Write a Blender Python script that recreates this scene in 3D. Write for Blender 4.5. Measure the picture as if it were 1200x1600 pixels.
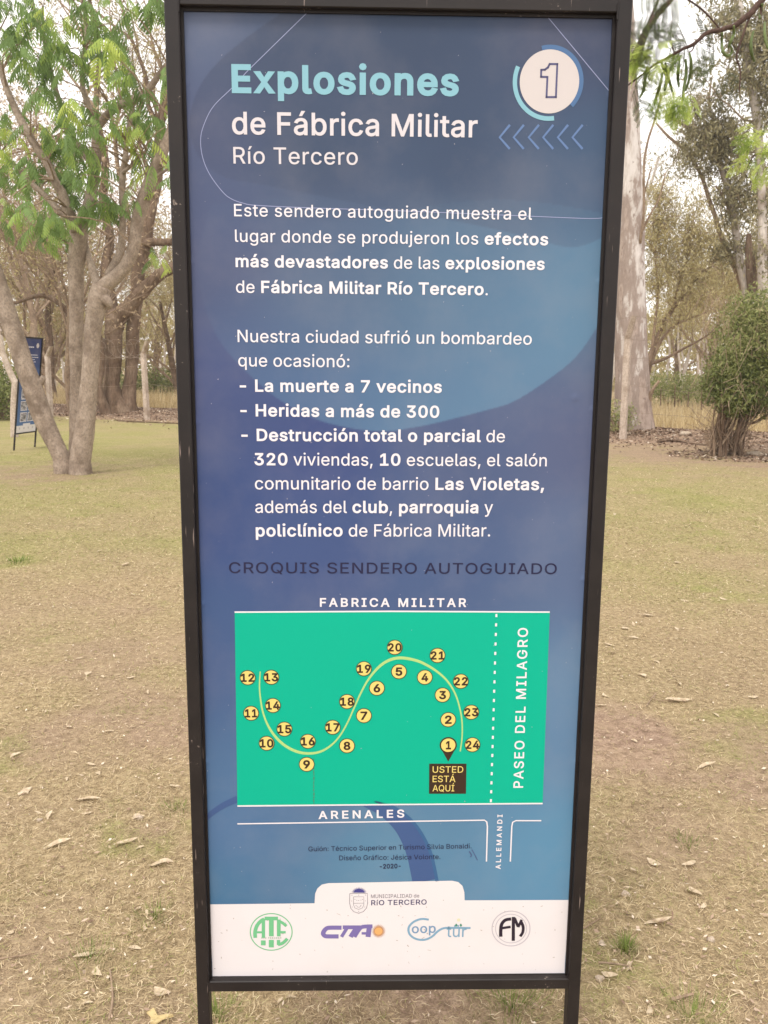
import bpy, math, random, json
import numpy as np
from mathutils import Vector, Matrix
from mathutils.geometry import tessellate_polygon, delaunay_2d_cdt
PI=math.pi
for o in list(bpy.data.objects): bpy.data.objects.remove(o)
SC=bpy.context.scene; COL=SC.collection

# ------------------------------------------------------------------ camera
EYE=1.50; F=1300.0; PITCH=math.radians(9.63); ROLL=math.radians(-0.47)
cam_d=bpy.data.cameras.new('camera'); cam=bpy.data.objects.new('camera',cam_d); COL.objects.link(cam)
cam_d.sensor_fit='VERTICAL'; cam_d.sensor_height=24.0; cam_d.lens=24.0*F/1600
cam_d.clip_start=0.05; cam_d.clip_end=2000
cam_d.dof.use_dof=True; cam_d.dof.focus_distance=1.5; cam_d.dof.aperture_fstop=13.0
cp,sp=math.cos(PITCH),math.sin(PITCH); cr,sr=math.cos(ROLL),math.sin(ROLL)
fwd=np.array([0,cp,-sp]); dn=np.array([0,-sp,-cp]); rx=np.array([1.,0,0])
RX=cr*rx+sr*dn; DN=-sr*rx+cr*dn
cam.matrix_world=Matrix(((RX[0],-DN[0],-fwd[0],0),(RX[1],-DN[1],-fwd[1],0),(RX[2],-DN[2],-fwd[2],EYE),(0,0,0,1)))
SC.camera=cam
def ray(px,py): return fwd+RX*(px-600)/F+DN*(py-800)/F
def at(px,py,Y):
    d=ray(px,py); t=Y/d[1]; return Vector((d[0]*t,Y,EYE+d[2]*t))

# ------------------------------------------------------------------ world, sun, exposure
SUN_EL=math.radians(58); SUN_AZ=math.radians(205)
w=bpy.data.worlds.new('World'); SC.world=w; w.use_nodes=True
nt=w.node_tree; nt.nodes.clear()
sky=nt.nodes.new('ShaderNodeTexSky'); sky.sky_type='NISHITA'; sky.sun_disc=False
sky.sun_elevation=SUN_EL; sky.sun_rotation=SUN_AZ; sky.dust_density=4
hs=nt.nodes.new('ShaderNodeHueSaturation'); hs.inputs['Saturation'].default_value=0.25
mx=nt.nodes.new('ShaderNodeMix'); mx.data_type='RGBA'; mx.inputs[0].default_value=0.85
mx.inputs[7].default_value=(12.9,12.4,12.1,1)      # thin bright overcast
bg=nt.nodes.new('ShaderNodeBackground'); bg.inputs[1].default_value=0.1
ow=nt.nodes.new('ShaderNodeOutputWorld')
nt.links.new(sky.outputs[0],hs.inputs['Color']); nt.links.new(hs.outputs[0],mx.inputs[6])
nt.links.new(mx.outputs[2],bg.inputs[0]); nt.links.new(bg.outputs[0],ow.inputs[0])
sd=bpy.data.lights.new('sun','SUN'); sd.energy=1.5; sd.angle=math.radians(16); sd.color=(1,.95,.88)
so=bpy.data.objects.new('sun',sd); COL.objects.link(so)
sv=Vector((math.sin(SUN_AZ)*math.cos(SUN_EL),math.cos(SUN_AZ)*math.cos(SUN_EL),math.sin(SUN_EL)))
so.rotation_euler=sv.to_track_quat('Z','Y').to_euler()
SC.view_settings.view_transform='Standard'; SC.view_settings.look='None'
SC.view_settings.gamma=1.0; SC.view_settings.use_curve_mapping=False; SC.view_settings.exposure=0.60

# ------------------------------------------------------------------ helpers
def lin(r,g=None,b=None,k=1.36):
    if g is None: g=b=r
    f=lambda c:(c/12.92 if c<=.04045 else ((c+.055)/1.055)**2.4)
    return tuple(min(.92,f(v/255)/k) for v in (r,g,b))
def empty(name,loc=(0,0,0),rz=0,parent=None):
    o=bpy.data.objects.new(name,None); COL.objects.link(o); o.location=loc; o.rotation_euler=(0,0,rz)
    o.empty_display_size=.1
    if parent: o.parent=parent
    return o
def tag(o,label=None,cat=None,group=None,kind=None):
    if label: o['label']=label
    if cat: o['category']=cat
    if group: o['group']=group
    if kind: o['kind']=kind
    return o
class MB:
    def __init__(s): s.v=[];s.f=[];s.n=0;s.t=[]
    def add(s,v,f,t=0.5):
        v=np.asarray(v,float).reshape(-1,3); s.v.append(v); s.f.extend([tuple(i+s.n for i in q) for q in f]); s.n+=len(v)
        s.t.append(np.full(len(v),t) if np.isscalar(t) else np.asarray(t,float))
    def mesh(s,name,mat=None,smooth=False,origin=None):
        v=np.concatenate(s.v) if s.v else np.zeros((0,3))
        if origin is not None: v=v-np.array(origin)
        me=bpy.data.meshes.new(name); me.from_pydata(v.tolist(),[],s.f)
        a=me.attributes.new('tint','FLOAT','POINT')
        if len(v): a.data.foreach_set('value',np.concatenate(s.t).astype(np.float32))
        if mat: me.materials.append(mat)
        if smooth: me.polygons.foreach_set('use_smooth',[True]*len(me.polygons))
        me.update(); return me
    def build(s,name,mat,parent=None,smooth=False,origin=None):
        o=bpy.data.objects.new(name,s.mesh(name,mat,smooth,origin)); COL.objects.link(o)
        if parent: o.parent=parent
        return o
def link(me,name,parent=None,loc=None):
    o=bpy.data.objects.new(name,me); COL.objects.link(o)
    if parent: o.parent=parent
    if loc is not None: o.location=loc
    return o
def box(mb,x0,x1,y0,y1,z0,z1,t=.5,bev=0.0):
    if bev<=0:
        v=[(x,y,z) for z in (z0,z1) for y in (y0,y1) for x in (x0,x1)]
        mb.add(v,[(0,2,3,1),(4,5,7,6),(0,1,5,4),(2,6,7,3),(0,4,6,2),(1,3,7,5)],t); return
    # prism along the longest axis with chamfered edges
    ax=max(range(3),key=lambda i:((x1-x0),(y1-y0),(z1-z0))[i])
    lo=[x0,y0,z0];hi=[x1,y1,z1]; a,b=[i for i in range(3) if i!=ax]; B=bev
    prof=[(lo[a]+B,lo[b]),(hi[a]-B,lo[b]),(hi[a],lo[b]+B),(hi[a],hi[b]-B),(hi[a]-B,hi[b]),(lo[a]+B,hi[b]),(lo[a],hi[b]-B),(lo[a],lo[b]+B)]
    v=[]
    for e in (lo[ax],hi[ax]):
        for p in prof:
            q=[0,0,0]; q[ax]=e;q[a]=p[0];q[b]=p[1]; v.append(q)
    f=[(i,(i+1)%8,8+(i+1)%8,8+i) for i in range(8)]+[tuple(range(8))[::-1],tuple(range(8,16))]
    mb.add(v,f,t)
def tube(mb,pts,rad,sides=8,t=.5,cap=True,lump=0,rng=None,sub=0):
    pts=[Vector(p) for p in pts]
    if sub:
        P=[];R=[]
        n=len(pts)
        for i in range(n-1):
            p0=pts[max(0,i-1)];p1=pts[i];p2=pts[i+1];p3=pts[min(n-1,i+2)]
            for k in range(sub):
                u=k/sub
                P.append(0.5*((2*p1)+(p2-p0)*u+(2*p0-5*p1+4*p2-p3)*u*u+(3*p1-p0-3*p2+p3)*u**3))
                R.append(rad[i]*(1-u)+rad[i+1]*u)
        P.append(pts[-1]);R.append(rad[-1]); pts=P;rad=R
    n=len(pts); up=None; V=[]
    for i in range(n):
        d=(pts[min(n-1,i+1)]-pts[max(0,i-1)])
        if d.length<1e-9: d=Vector((0,0,1))
        d.normalize()
        if up is None:
            up=d.cross(Vector((0.3,1,0.1)));
            if up.length<.1: up=d.cross(Vector((1,0,0)))
        up=(up-d*up.dot(d)).normalized(); bn=d.cross(up)
        for k in range(sides):
            a=2*PI*k/sides; r=rad[i]
            if lump: r*=1+lump*math.sin(3*a+i*.55+1.3)*.5+lump*(rng.random()-.5 if rng else 0)
            V.append(pts[i]+up*math.cos(a)*r+bn*math.sin(a)*r)
    f=[(i*sides+k,i*sides+(k+1)%sides,(i+1)*sides+(k+1)%sides,(i+1)*sides+k) for i in range(n-1) for k in range(sides)]
    if cap: f.append(tuple(range(sides))[::-1]); f.append(tuple((n-1)*sides+k for k in range(sides)))
    mb.add([tuple(p) for p in V],f,t)
def fast_mesh(name,V,nper,tint,mat,faces=None):
    """V (N,nper,3): N separate polygons of nper corners"""
    N=len(V); me=bpy.data.meshes.new(name)
    me.vertices.add(N*nper); me.vertices.foreach_set('co',V.reshape(-1).astype(np.float32))
    me.loops.add(N*nper); me.loops.foreach_set('vertex_index',np.arange(N*nper,dtype=np.int32))
    me.polygons.add(N); me.polygons.foreach_set('loop_start',(np.arange(N)*nper).astype(np.int32))
    me.update(calc_edges=True)
    a=me.attributes.new('tint','FLOAT','POINT'); a.data.foreach_set('value',np.repeat(tint,nper).astype(np.float32))
    me.materials.append(mat); return me
def quads(rng,C,L,W,droop=0.0,flat=0.0):
    """diamond leaves at centres C; droop pulls the long axis down, flat keeps it level"""
    N=len(C); L=np.broadcast_to(L,(N,))*rng.uniform(.7,1.3,N); W=np.broadcast_to(W,(N,))*rng.uniform(.7,1.3,N)
    a=rng.normal(size=(N,3)); a[:,2]-=droop; a[:,2]*=(1-flat); a/=np.linalg.norm(a,axis=1)[:,None]
    b=rng.normal(size=(N,3)); b[:,2]*=(1-flat); b-=a*(a*b).sum(1)[:,None]; b/=np.linalg.norm(b,axis=1)[:,None]
    a=a*L[:,None]/2; b=b*W[:,None]/2
    return np.stack([C-a,C+b-a*.1,C+a,C-b-a*.1],1)

# value noise shared by the ground's shape, colour and cover
_r=np.random.RandomState(7); _T=_r.rand(256,256)
def vn(x,y,s,o=0):
    x=np.asarray(x,float)/s+o*17.3+300; y=np.asarray(y,float)/s+o*9.1+300
    xi=np.floor(x).astype(int);yi=np.floor(y).astype(int);fx=x-xi;fy=y-yi
    fx=fx*fx*(3-2*fx);fy=fy*fy*(3-2*fy); g=lambda i,j:_T[i%256,j%256]
    return (g(xi,yi)*(1-fx)+g(xi+1,yi)*fx)*(1-fy)+(g(xi,yi+1)*(1-fx)+g(xi+1,yi+1)*fx)*fy
def fbm(x,y,s,o=0): return .5*vn(x,y,s,o)+.27*vn(x,y,s/2.1,o+1)+.15*vn(x,y,s/4.3,o+2)+.08*vn(x,y,s/9.1,o+3)
F0=np.array([5.38,18.7]); FD=np.array([-12.8,7.3]); FD=FD/np.linalg.norm(FD); FN=np.array([-FD[1],FD[0]])
if FN[1]<0: FN=-FN
def fence_s(x,y): return (np.asarray(x)-F0[0])*FN[0]+(np.asarray(y)-F0[1])*FN[1]
def height(x,y):
    s=fence_s(x,y)
    return 0.16*np.exp(-((s-2.0)/1.5)**2)*(.6+.8*fbm(x,y,2.5,4))+0.03*(fbm(x,y,3.0,9)-.5)+0.006*(vn(x,y,.12,3)-.5)
def H(x,y): return float(height(x,y))
def gp(px,py):
    d=ray(px,py); t=-EYE/d[2]
    for _ in range(6):
        x,y=d[0]*t,d[1]*t; t=(H(x,y)-EYE)/d[2]
    return Vector((d[0]*t,d[1]*t,H(d[0]*t,d[1]*t)))
def dirt_mask(x,y):
    s=fence_s(x,y); d=np.hypot(x,y)
    strip=np.clip(1-np.abs(s-1.1)/2.6,0,1)**.6
    strip=np.clip(strip*1.7+(fbm(x,y,1.2,2)-.5)*.9,0,1)
    pat=np.clip((fbm(x,y,.8,5)-.46)*3.6,0,.85)*np.clip(1.7-d/4.5,0.12,1)
    # bare patches of the place
    for (cx,cy,r,k) in ((1.0,3.2,.5,1.0),(1.5,2.95,.4,.8),(1.0,2.6,.3,.7),(1.3,1.75,.25,.5),(-.95,1.85,.3,.7),(-.55,1.72,.2,.6),(.1,1.78,.3,.9),(-4.9,12.0,1.4,.8),(7.0,14.9,2.9,.95),(4.6,15.8,2.2,.85),(9.5,13.8,2.6,.9),(-2.6,4.2,.6,.25)):
        pat=np.maximum(pat,k*np.clip(1.25-np.hypot((x-cx),(y-cy)*.8)/r+(fbm(x,y,.25,6)-.5)*1.6,0,1))
    return np.clip(np.maximum(strip,pat),0,1)
def green_mask(x,y):
    d=np.hypot(x,y)
    g=np.clip((fbm(x,y,1.4,11)-.40)*2.6,.12,1)*np.clip((d-2.2)/7,0.30,.75)+np.clip((d-6)/7,0,.55)*(fbm(x,y,3.5,8)+.4)
    g+=np.clip((fbm(x,y,.33,15)-.66)*8,0,1)*.7
    return np.clip(g,0,1)*np.clip((-.6-fence_s(x,y))/1.2,0,1)

# ------------------------------------------------------------------ materials
class N:
    def __init__(s,name):
        s.m=bpy.data.materials.new(name); s.m.use_nodes=True; s.t=s.m.node_tree; s.t.nodes.clear()
        s.o=s.t.nodes.new('ShaderNodeOutputMaterial')
    def n(s,typ,**kw):
        x=s.t.nodes.new(typ)
        for k,v in kw.items():
            if k[0]=='_': setattr(x,k[1:],v)
            else: s.set(x.inputs[int(k[1:]) if k[1:].isdigit() and k[0]=='i' else k.replace('__',' ')],v)
        return x
    def set(s,i,v):
        if isinstance(v,bpy.types.NodeSocket): s.t.links.new(v,i)
        else:
            if hasattr(i,'default_value'):
                if i.type=='RGBA' and len(v)==3: v=(*v,1)
                i.default_value=v
    def pos(s,scale=(1,1,1),obj=True):
        c=s.n('ShaderNodeTexCoord'); return s.n('ShaderNodeMapping',i0=c.outputs['Object'],i3=scale).outputs[0]
    def noise(s,vec,scale,detail=4,rough=.55): return s.n('ShaderNodeTexNoise',Vector=vec,Scale=scale,Detail=detail,Roughness=rough).outputs['Fac']
    def vor(s,vec,scale,feat='F1'):
        x=s.n('ShaderNodeTexVoronoi',_feature=feat,Vector=vec,Scale=scale); return x.outputs[0]
    def ramp(s,fac,stops):
        x=s.n('ShaderNodeValToRGB',Fac=fac); e=x.color_ramp.elements
        while len(e)<len(stops): e.new(.5)
        for i,(p,c) in enumerate(stops): e[i].position=p; e[i].color=(*c,1) if len(c)==3 else c
        return x.outputs[0]
    def mix(s,f,a,b,mode='MIX'):
        x=s.n('ShaderNodeMix',_data_type='RGBA',_blend_type=mode); s.set(x.inputs[0],f);s.set(x.inputs[6],a);s.set(x.inputs[7],b); return x.outputs[2]
    def math(s,op,a,b=0,clamp=False):
        x=s.n('ShaderNodeMath',_operation=op,_use_clamp=clamp); s.set(x.inputs[0],a);s.set(x.inputs[1],b); return x.outputs[0]
    def attr(s,name,out='Fac'): return s.n('ShaderNodeAttribute',_attribute_name=name).outputs[out]
    def bump(s,h,strength,dist): return s.n('ShaderNodeBump',Height=h,Strength=strength,Distance=dist).outputs[0]
    def pbr(s,col,rough=.8,spec=.3,normal=None,metal=0):
        p=s.n('ShaderNodeBsdfPrincipled'); s.set(p.inputs['Base Color'],col); s.set(p.inputs['Roughness'],rough)
        s.set(p.inputs['Specular IOR Level'],spec); s.set(p.inputs['Metallic'],metal)
        if normal: s.set(p.inputs['Normal'],normal)
        s.t.links.new(p.outputs[0],s.o.inputs[0]); return s.m
    def leaf(s,col,trans=.35,rough=.6):
        p=s.n('ShaderNodeBsdfPrincipled'); s.set(p.inputs['Base Color'],col); s.set(p.inputs['Roughness'],rough); s.set(p.inputs['Specular IOR Level'],.25)
        t=s.n('ShaderNodeBsdfTranslucent'); s.set(t.inputs[0],col)
        m=s.n('ShaderNodeMixShader'); s.set(m.inputs[0],trans); s.t.links.new(p.outputs[0],m.inputs[1]); s.t.links.new(t.outputs[0],m.inputs[2])
        s.t.links.new(m.outputs[0],s.o.inputs[0]); return s.m
def leaf_mat(name,stops,trans=.35):
    m=N(name); c=m.ramp(m.attr('tint'),stops); return m.leaf(c,trans)
def bark_mat(name,c1,c2,c3,zs=.25,sc=6,bstr=.5,dist=.02):
    m=N(name); v=m.pos((1,1,zs)); n1=m.noise(v,sc,6,.62); n2=m.noise(m.pos((1,1,1)),sc*.35,4,.6); n3=m.noise(v,sc*5,4,.7)
    c=m.mix(m.ramp(n1,[(.38,(0,0,0)),(.62,(1,1,1))]),c1,c2); c=m.mix(m.ramp(n2,[(.5,(0,0,0)),(.68,(1,1,1))]),c,c3)
    c=m.mix(m.ramp(n3,[(.42,(0,0,0)),(.72,(.75,.75,.75))]),c,tuple(q*.45 for q in c1))
    h=m.math('ADD',n1,m.math('MULTIPLY',n3,.5)); return m.pbr(c,.9,.2,m.bump(h,bstr,dist))
M={}
def flat(name,c,rough=.45,spec=.4):
    if name not in M:
        m=N(name); v=m.pos(); d=m.noise(v,60,3); col=m.mix(m.math('MULTIPLY',d,.10),c,tuple(q*.7 for q in c)); M[name]=m.pbr(col,rough,spec)
    return M[name]
# ground
m=N('lawn_ground'); v=m.pos()
n1=m.noise(v,3.0,6,.6); n2=m.noise(v,38,5,.7); n3=m.noise(v,160,3,.7)
straw=m.ramp(n2,[(.25,(.12,.082,.045)),(.5,(.35,.265,.155)),(.75,(.56,.45,.285))])
grn=m.ramp(n2,[(.25,(.10,.10,.03)),(.5,(.28,.27,.095)),(.75,(.46,.42,.19))])
drt=m.ramp(m.noise(v,24,6,.65),[(.25,(.14,.092,.063)),(.5,(.31,.215,.155)),(.75,(.44,.325,.24))])
c=m.mix(m.attr('green'),straw,grn); c=m.mix(m.attr('dirt'),c,drt)
c=m.mix(m.math('MULTIPLY',m.ramp(n3,[(.47,(0,0,0)),(.58,(1,1,1))]),.48),c,(.11,.075,.045))
c=m.mix(m.math('MULTIPLY',m.ramp(n1,[(.45,(0,0,0)),(.7,(1,1,1))]),.25),c,(.42,.33,.19))
M['ground']=m.pbr(c,.95,.1,m.bump(m.math('ADD',n2,m.math('MULTIPLY',n3,.6)),.7,.012))
M['blade']=leaf_mat('dry_grass_blade',[(0,(.06,.04,.02)),(.3,(.25,.18,.10)),(.55,(.52,.40,.235)),(.72,(.72,.60,.41)),(.78,(.36,.33,.13)),(1,(.19,.21,.055))],.15)
M['tallgrass']=leaf_mat('tall_straw',[(0,(.34,.25,.13)),(.6,(.58,.46,.26)),(1,(.70,.60,.38))],.3)
M['litter']=leaf_mat('leaf_litter',[(0,(.07,.042,.027)),(.45,(.22,.14,.095)),(.8,(.44,.32,.23)),(1,(.72,.62,.50))],.1)
M['dryleaf']=leaf_mat('dry_leaf',[(0,(.34,.25,.16)),(.5,(.56,.45,.31)),(1,(.76,.67,.52))],.2)
M['yleaf']=leaf_mat('yellow_leaf',[(0,(.50,.38,.17)),(1,(.66,.53,.28))],.2)
M['tuft']=leaf_mat('green_tuft',[(0,(.10,.14,.03)),(1,(.26,.32,.08))],.3)
M['stone']=bark_mat('pale_stone',(.42,.33,.25),(.52,.44,.35),(.36,.28,.2),1,40,.3,.003)
M['bark_smooth']=bark_mat('smooth_tan_bark',(.30,.23,.175),(.42,.335,.265),(.19,.14,.105),.7,9,1,.025)
M['bark_dark']=bark_mat('rough_brown_bark',(.13,.085,.055),(.22,.15,.105),(.30,.22,.155),.18,5,1,.06)
M['bark_twig']=bark_mat('twig_bark',(.27,.19,.13),(.40,.30,.21),(.20,.14,.10),.5,8,.2,.01)
M['bark_red']=bark_mat('red_brown_twig',(.075,.045,.037),(.11,.07,.055),(.06,.038,.03),.5,30,.3,.003)
M['bark_pale']=bark_mat('pale_gum_bark',(.52,.45,.39),(.62,.56,.50),(.33,.25,.2),.25,3,.25,.01)
m=N('mottled_gum_bark'); v=m.pos((1,1,.3)); v2=m.pos((1,1,.45))
n1=m.noise(v,2.6,7,.68); n2=m.noise(v2,1.1,5,.6); n3=m.noise(v,14,5,.7); z=m.n('ShaderNodeSeparateXYZ'); m.set(z.inputs[0],m.n('ShaderNodeTexCoord').outputs['Object'])
low=m.math('SUBTRACT',1.0,m.math('DIVIDE',z.outputs[2],4.2),True)
k=m.math('ADD',n1,m.math('MULTIPLY',low,.15)); k=m.math('ADD',k,m.math('MULTIPLY',n2,.12))
c=m.ramp(k,[(.49,(.63,.585,.545)),(.56,(.50,.45,.41)),(.59,(.31,.25,.215)),(.66,(.24,.185,.155)),(.72,(.40,.32,.27)),(.80,(.22,.16,.13))])
sp_=m.noise(m.pos((1,1,.5)),9,4,.6); c=m.mix(m.ramp(sp_,[(.62,(0,0,0)),(.66,(1,1,1))]),c,(.20,.15,.125)); c=m.mix(m.math('MULTIPLY',n3,.35),c,(.36,.28,.235))
M['bark_gum']=m.pbr(c,.85,.2,m.bump(m.math('ADD',k,m.math('MULTIPLY',n3,.4)),.5,.04))
M['concrete']=bark_mat('weathered_concrete',(.46,.37,.30),(.60,.50,.42),(.34,.26,.2),.5,9,.3,.005)
M['wire']=flat('rusty_wire',(.33,.26,.20),.6)
M['frond']=leaf_mat('fresh_green_leaf',[(0,(.10,.16,.05)),(.5,(.21,.315,.10)),(.8,(.35,.46,.11)),(1,(.48,.56,.13))],.45)
M['pinna']=leaf_mat('feathery_leaf',[(0,(.055,.055,.04)),(.25,(.10,.12,.05)),(.5,(.26,.36,.08)),(1,(.60,.70,.18))],.5)
M['pod']=leaf_mat('green_pod',[(0,(.07,.10,.03)),(1,(.16,.20,.07))],.1)
M['olive']=leaf_mat('olive_leaf',[(0,(.12,.095,.04)),(.5,(.38,.32,.15)),(1,(.68,.60,.33))],.35)
M['gumleaf']=leaf_mat('gum_leaf',[(0,(.12,.11,.055)),(.5,(.29,.26,.14)),(1,(.52,.46,.27))],.3)
M['brownleaf']=leaf_mat('brown_leaf',[(0,(.16,.105,.065)),(.5,(.36,.265,.165)),(1,(.56,.45,.30))],.3)
M['bushleaf']=leaf_mat('bush_leaf',[(0,(.045,.06,.015)),(.5,(.17,.20,.06)),(.85,(.36,.37,.15)),(1,(.52,.46,.26))],.3)
# sign frame paint: worn black enamel with dust
m=N('black_enamel'); v=m.pos(); n1=m.noise(v,9,6,.65); n2=m.noise(v,140,3,.6); n3=m.vor(v,90)
c=m.mix(m.math('MULTIPLY',m.ramp(n1,[(.4,(0,0,0)),(.75,(1,1,1))]),.30),(.013,.010,.010),(.045,.034,.030))
c=m.mix(m.ramp(m.math('MULTIPLY',n2,n1),[(.40,(0,0,0)),(.46,(1,1,1))]),c,(.26,.21,.18))
sc_=m.noise(m.pos((1,1,.04)),260,3,.6); c=m.mix(m.ramp(m.math('MULTIPLY',sc_,m.noise(v,5,3,.6)),[(.375,(0,0,0)),(.40,(1,1,1))]),c,(.22,.17,.15))
M['enamel']=m.pbr(c,m.math('ADD',.42,m.math('MULTIPLY',n1,.2)),.3,m.bump(n2,.12,.001))
m=N('printed_vinyl'); c=m.attr('print','Color'); v=m.pos()
n1=m.noise(v,7,5,.6); n2=m.noise(v,220,2,.5)
c=m.mix(m.math('MULTIPLY',m.ramp(n1,[(.45,(0,0,0)),(.75,(1,1,1))]),.10),c,(.40,.36,.36))
c=m.mix(m.ramp(n2,[(.765,(0,0,0)),(.78,(1,1,1))]),c,(.5,.47,.46))
M['vinyl']=m.pbr(c,m.math('ADD',.42,m.math('MULTIPLY',n1,.2)),.25)
m=N('white_vinyl'); v=m.pos(); n2=m.noise(v,60,4,.6); n1=m.noise(v,6,5,.6)
c=m.mix(m.ramp(n2,[(.70,(0,0,0)),(.735,(1,1,1))]),(.68,.645,.66),(.33,.28,.25)); c=m.mix(m.math('MULTIPLY',m.ramp(n1,[(.5,(0,0,0)),(.8,(1,1,1))]),.25),c,(.60,.53,.50))
M['whitevinyl']=m.pbr(c,.4,.4)
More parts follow.
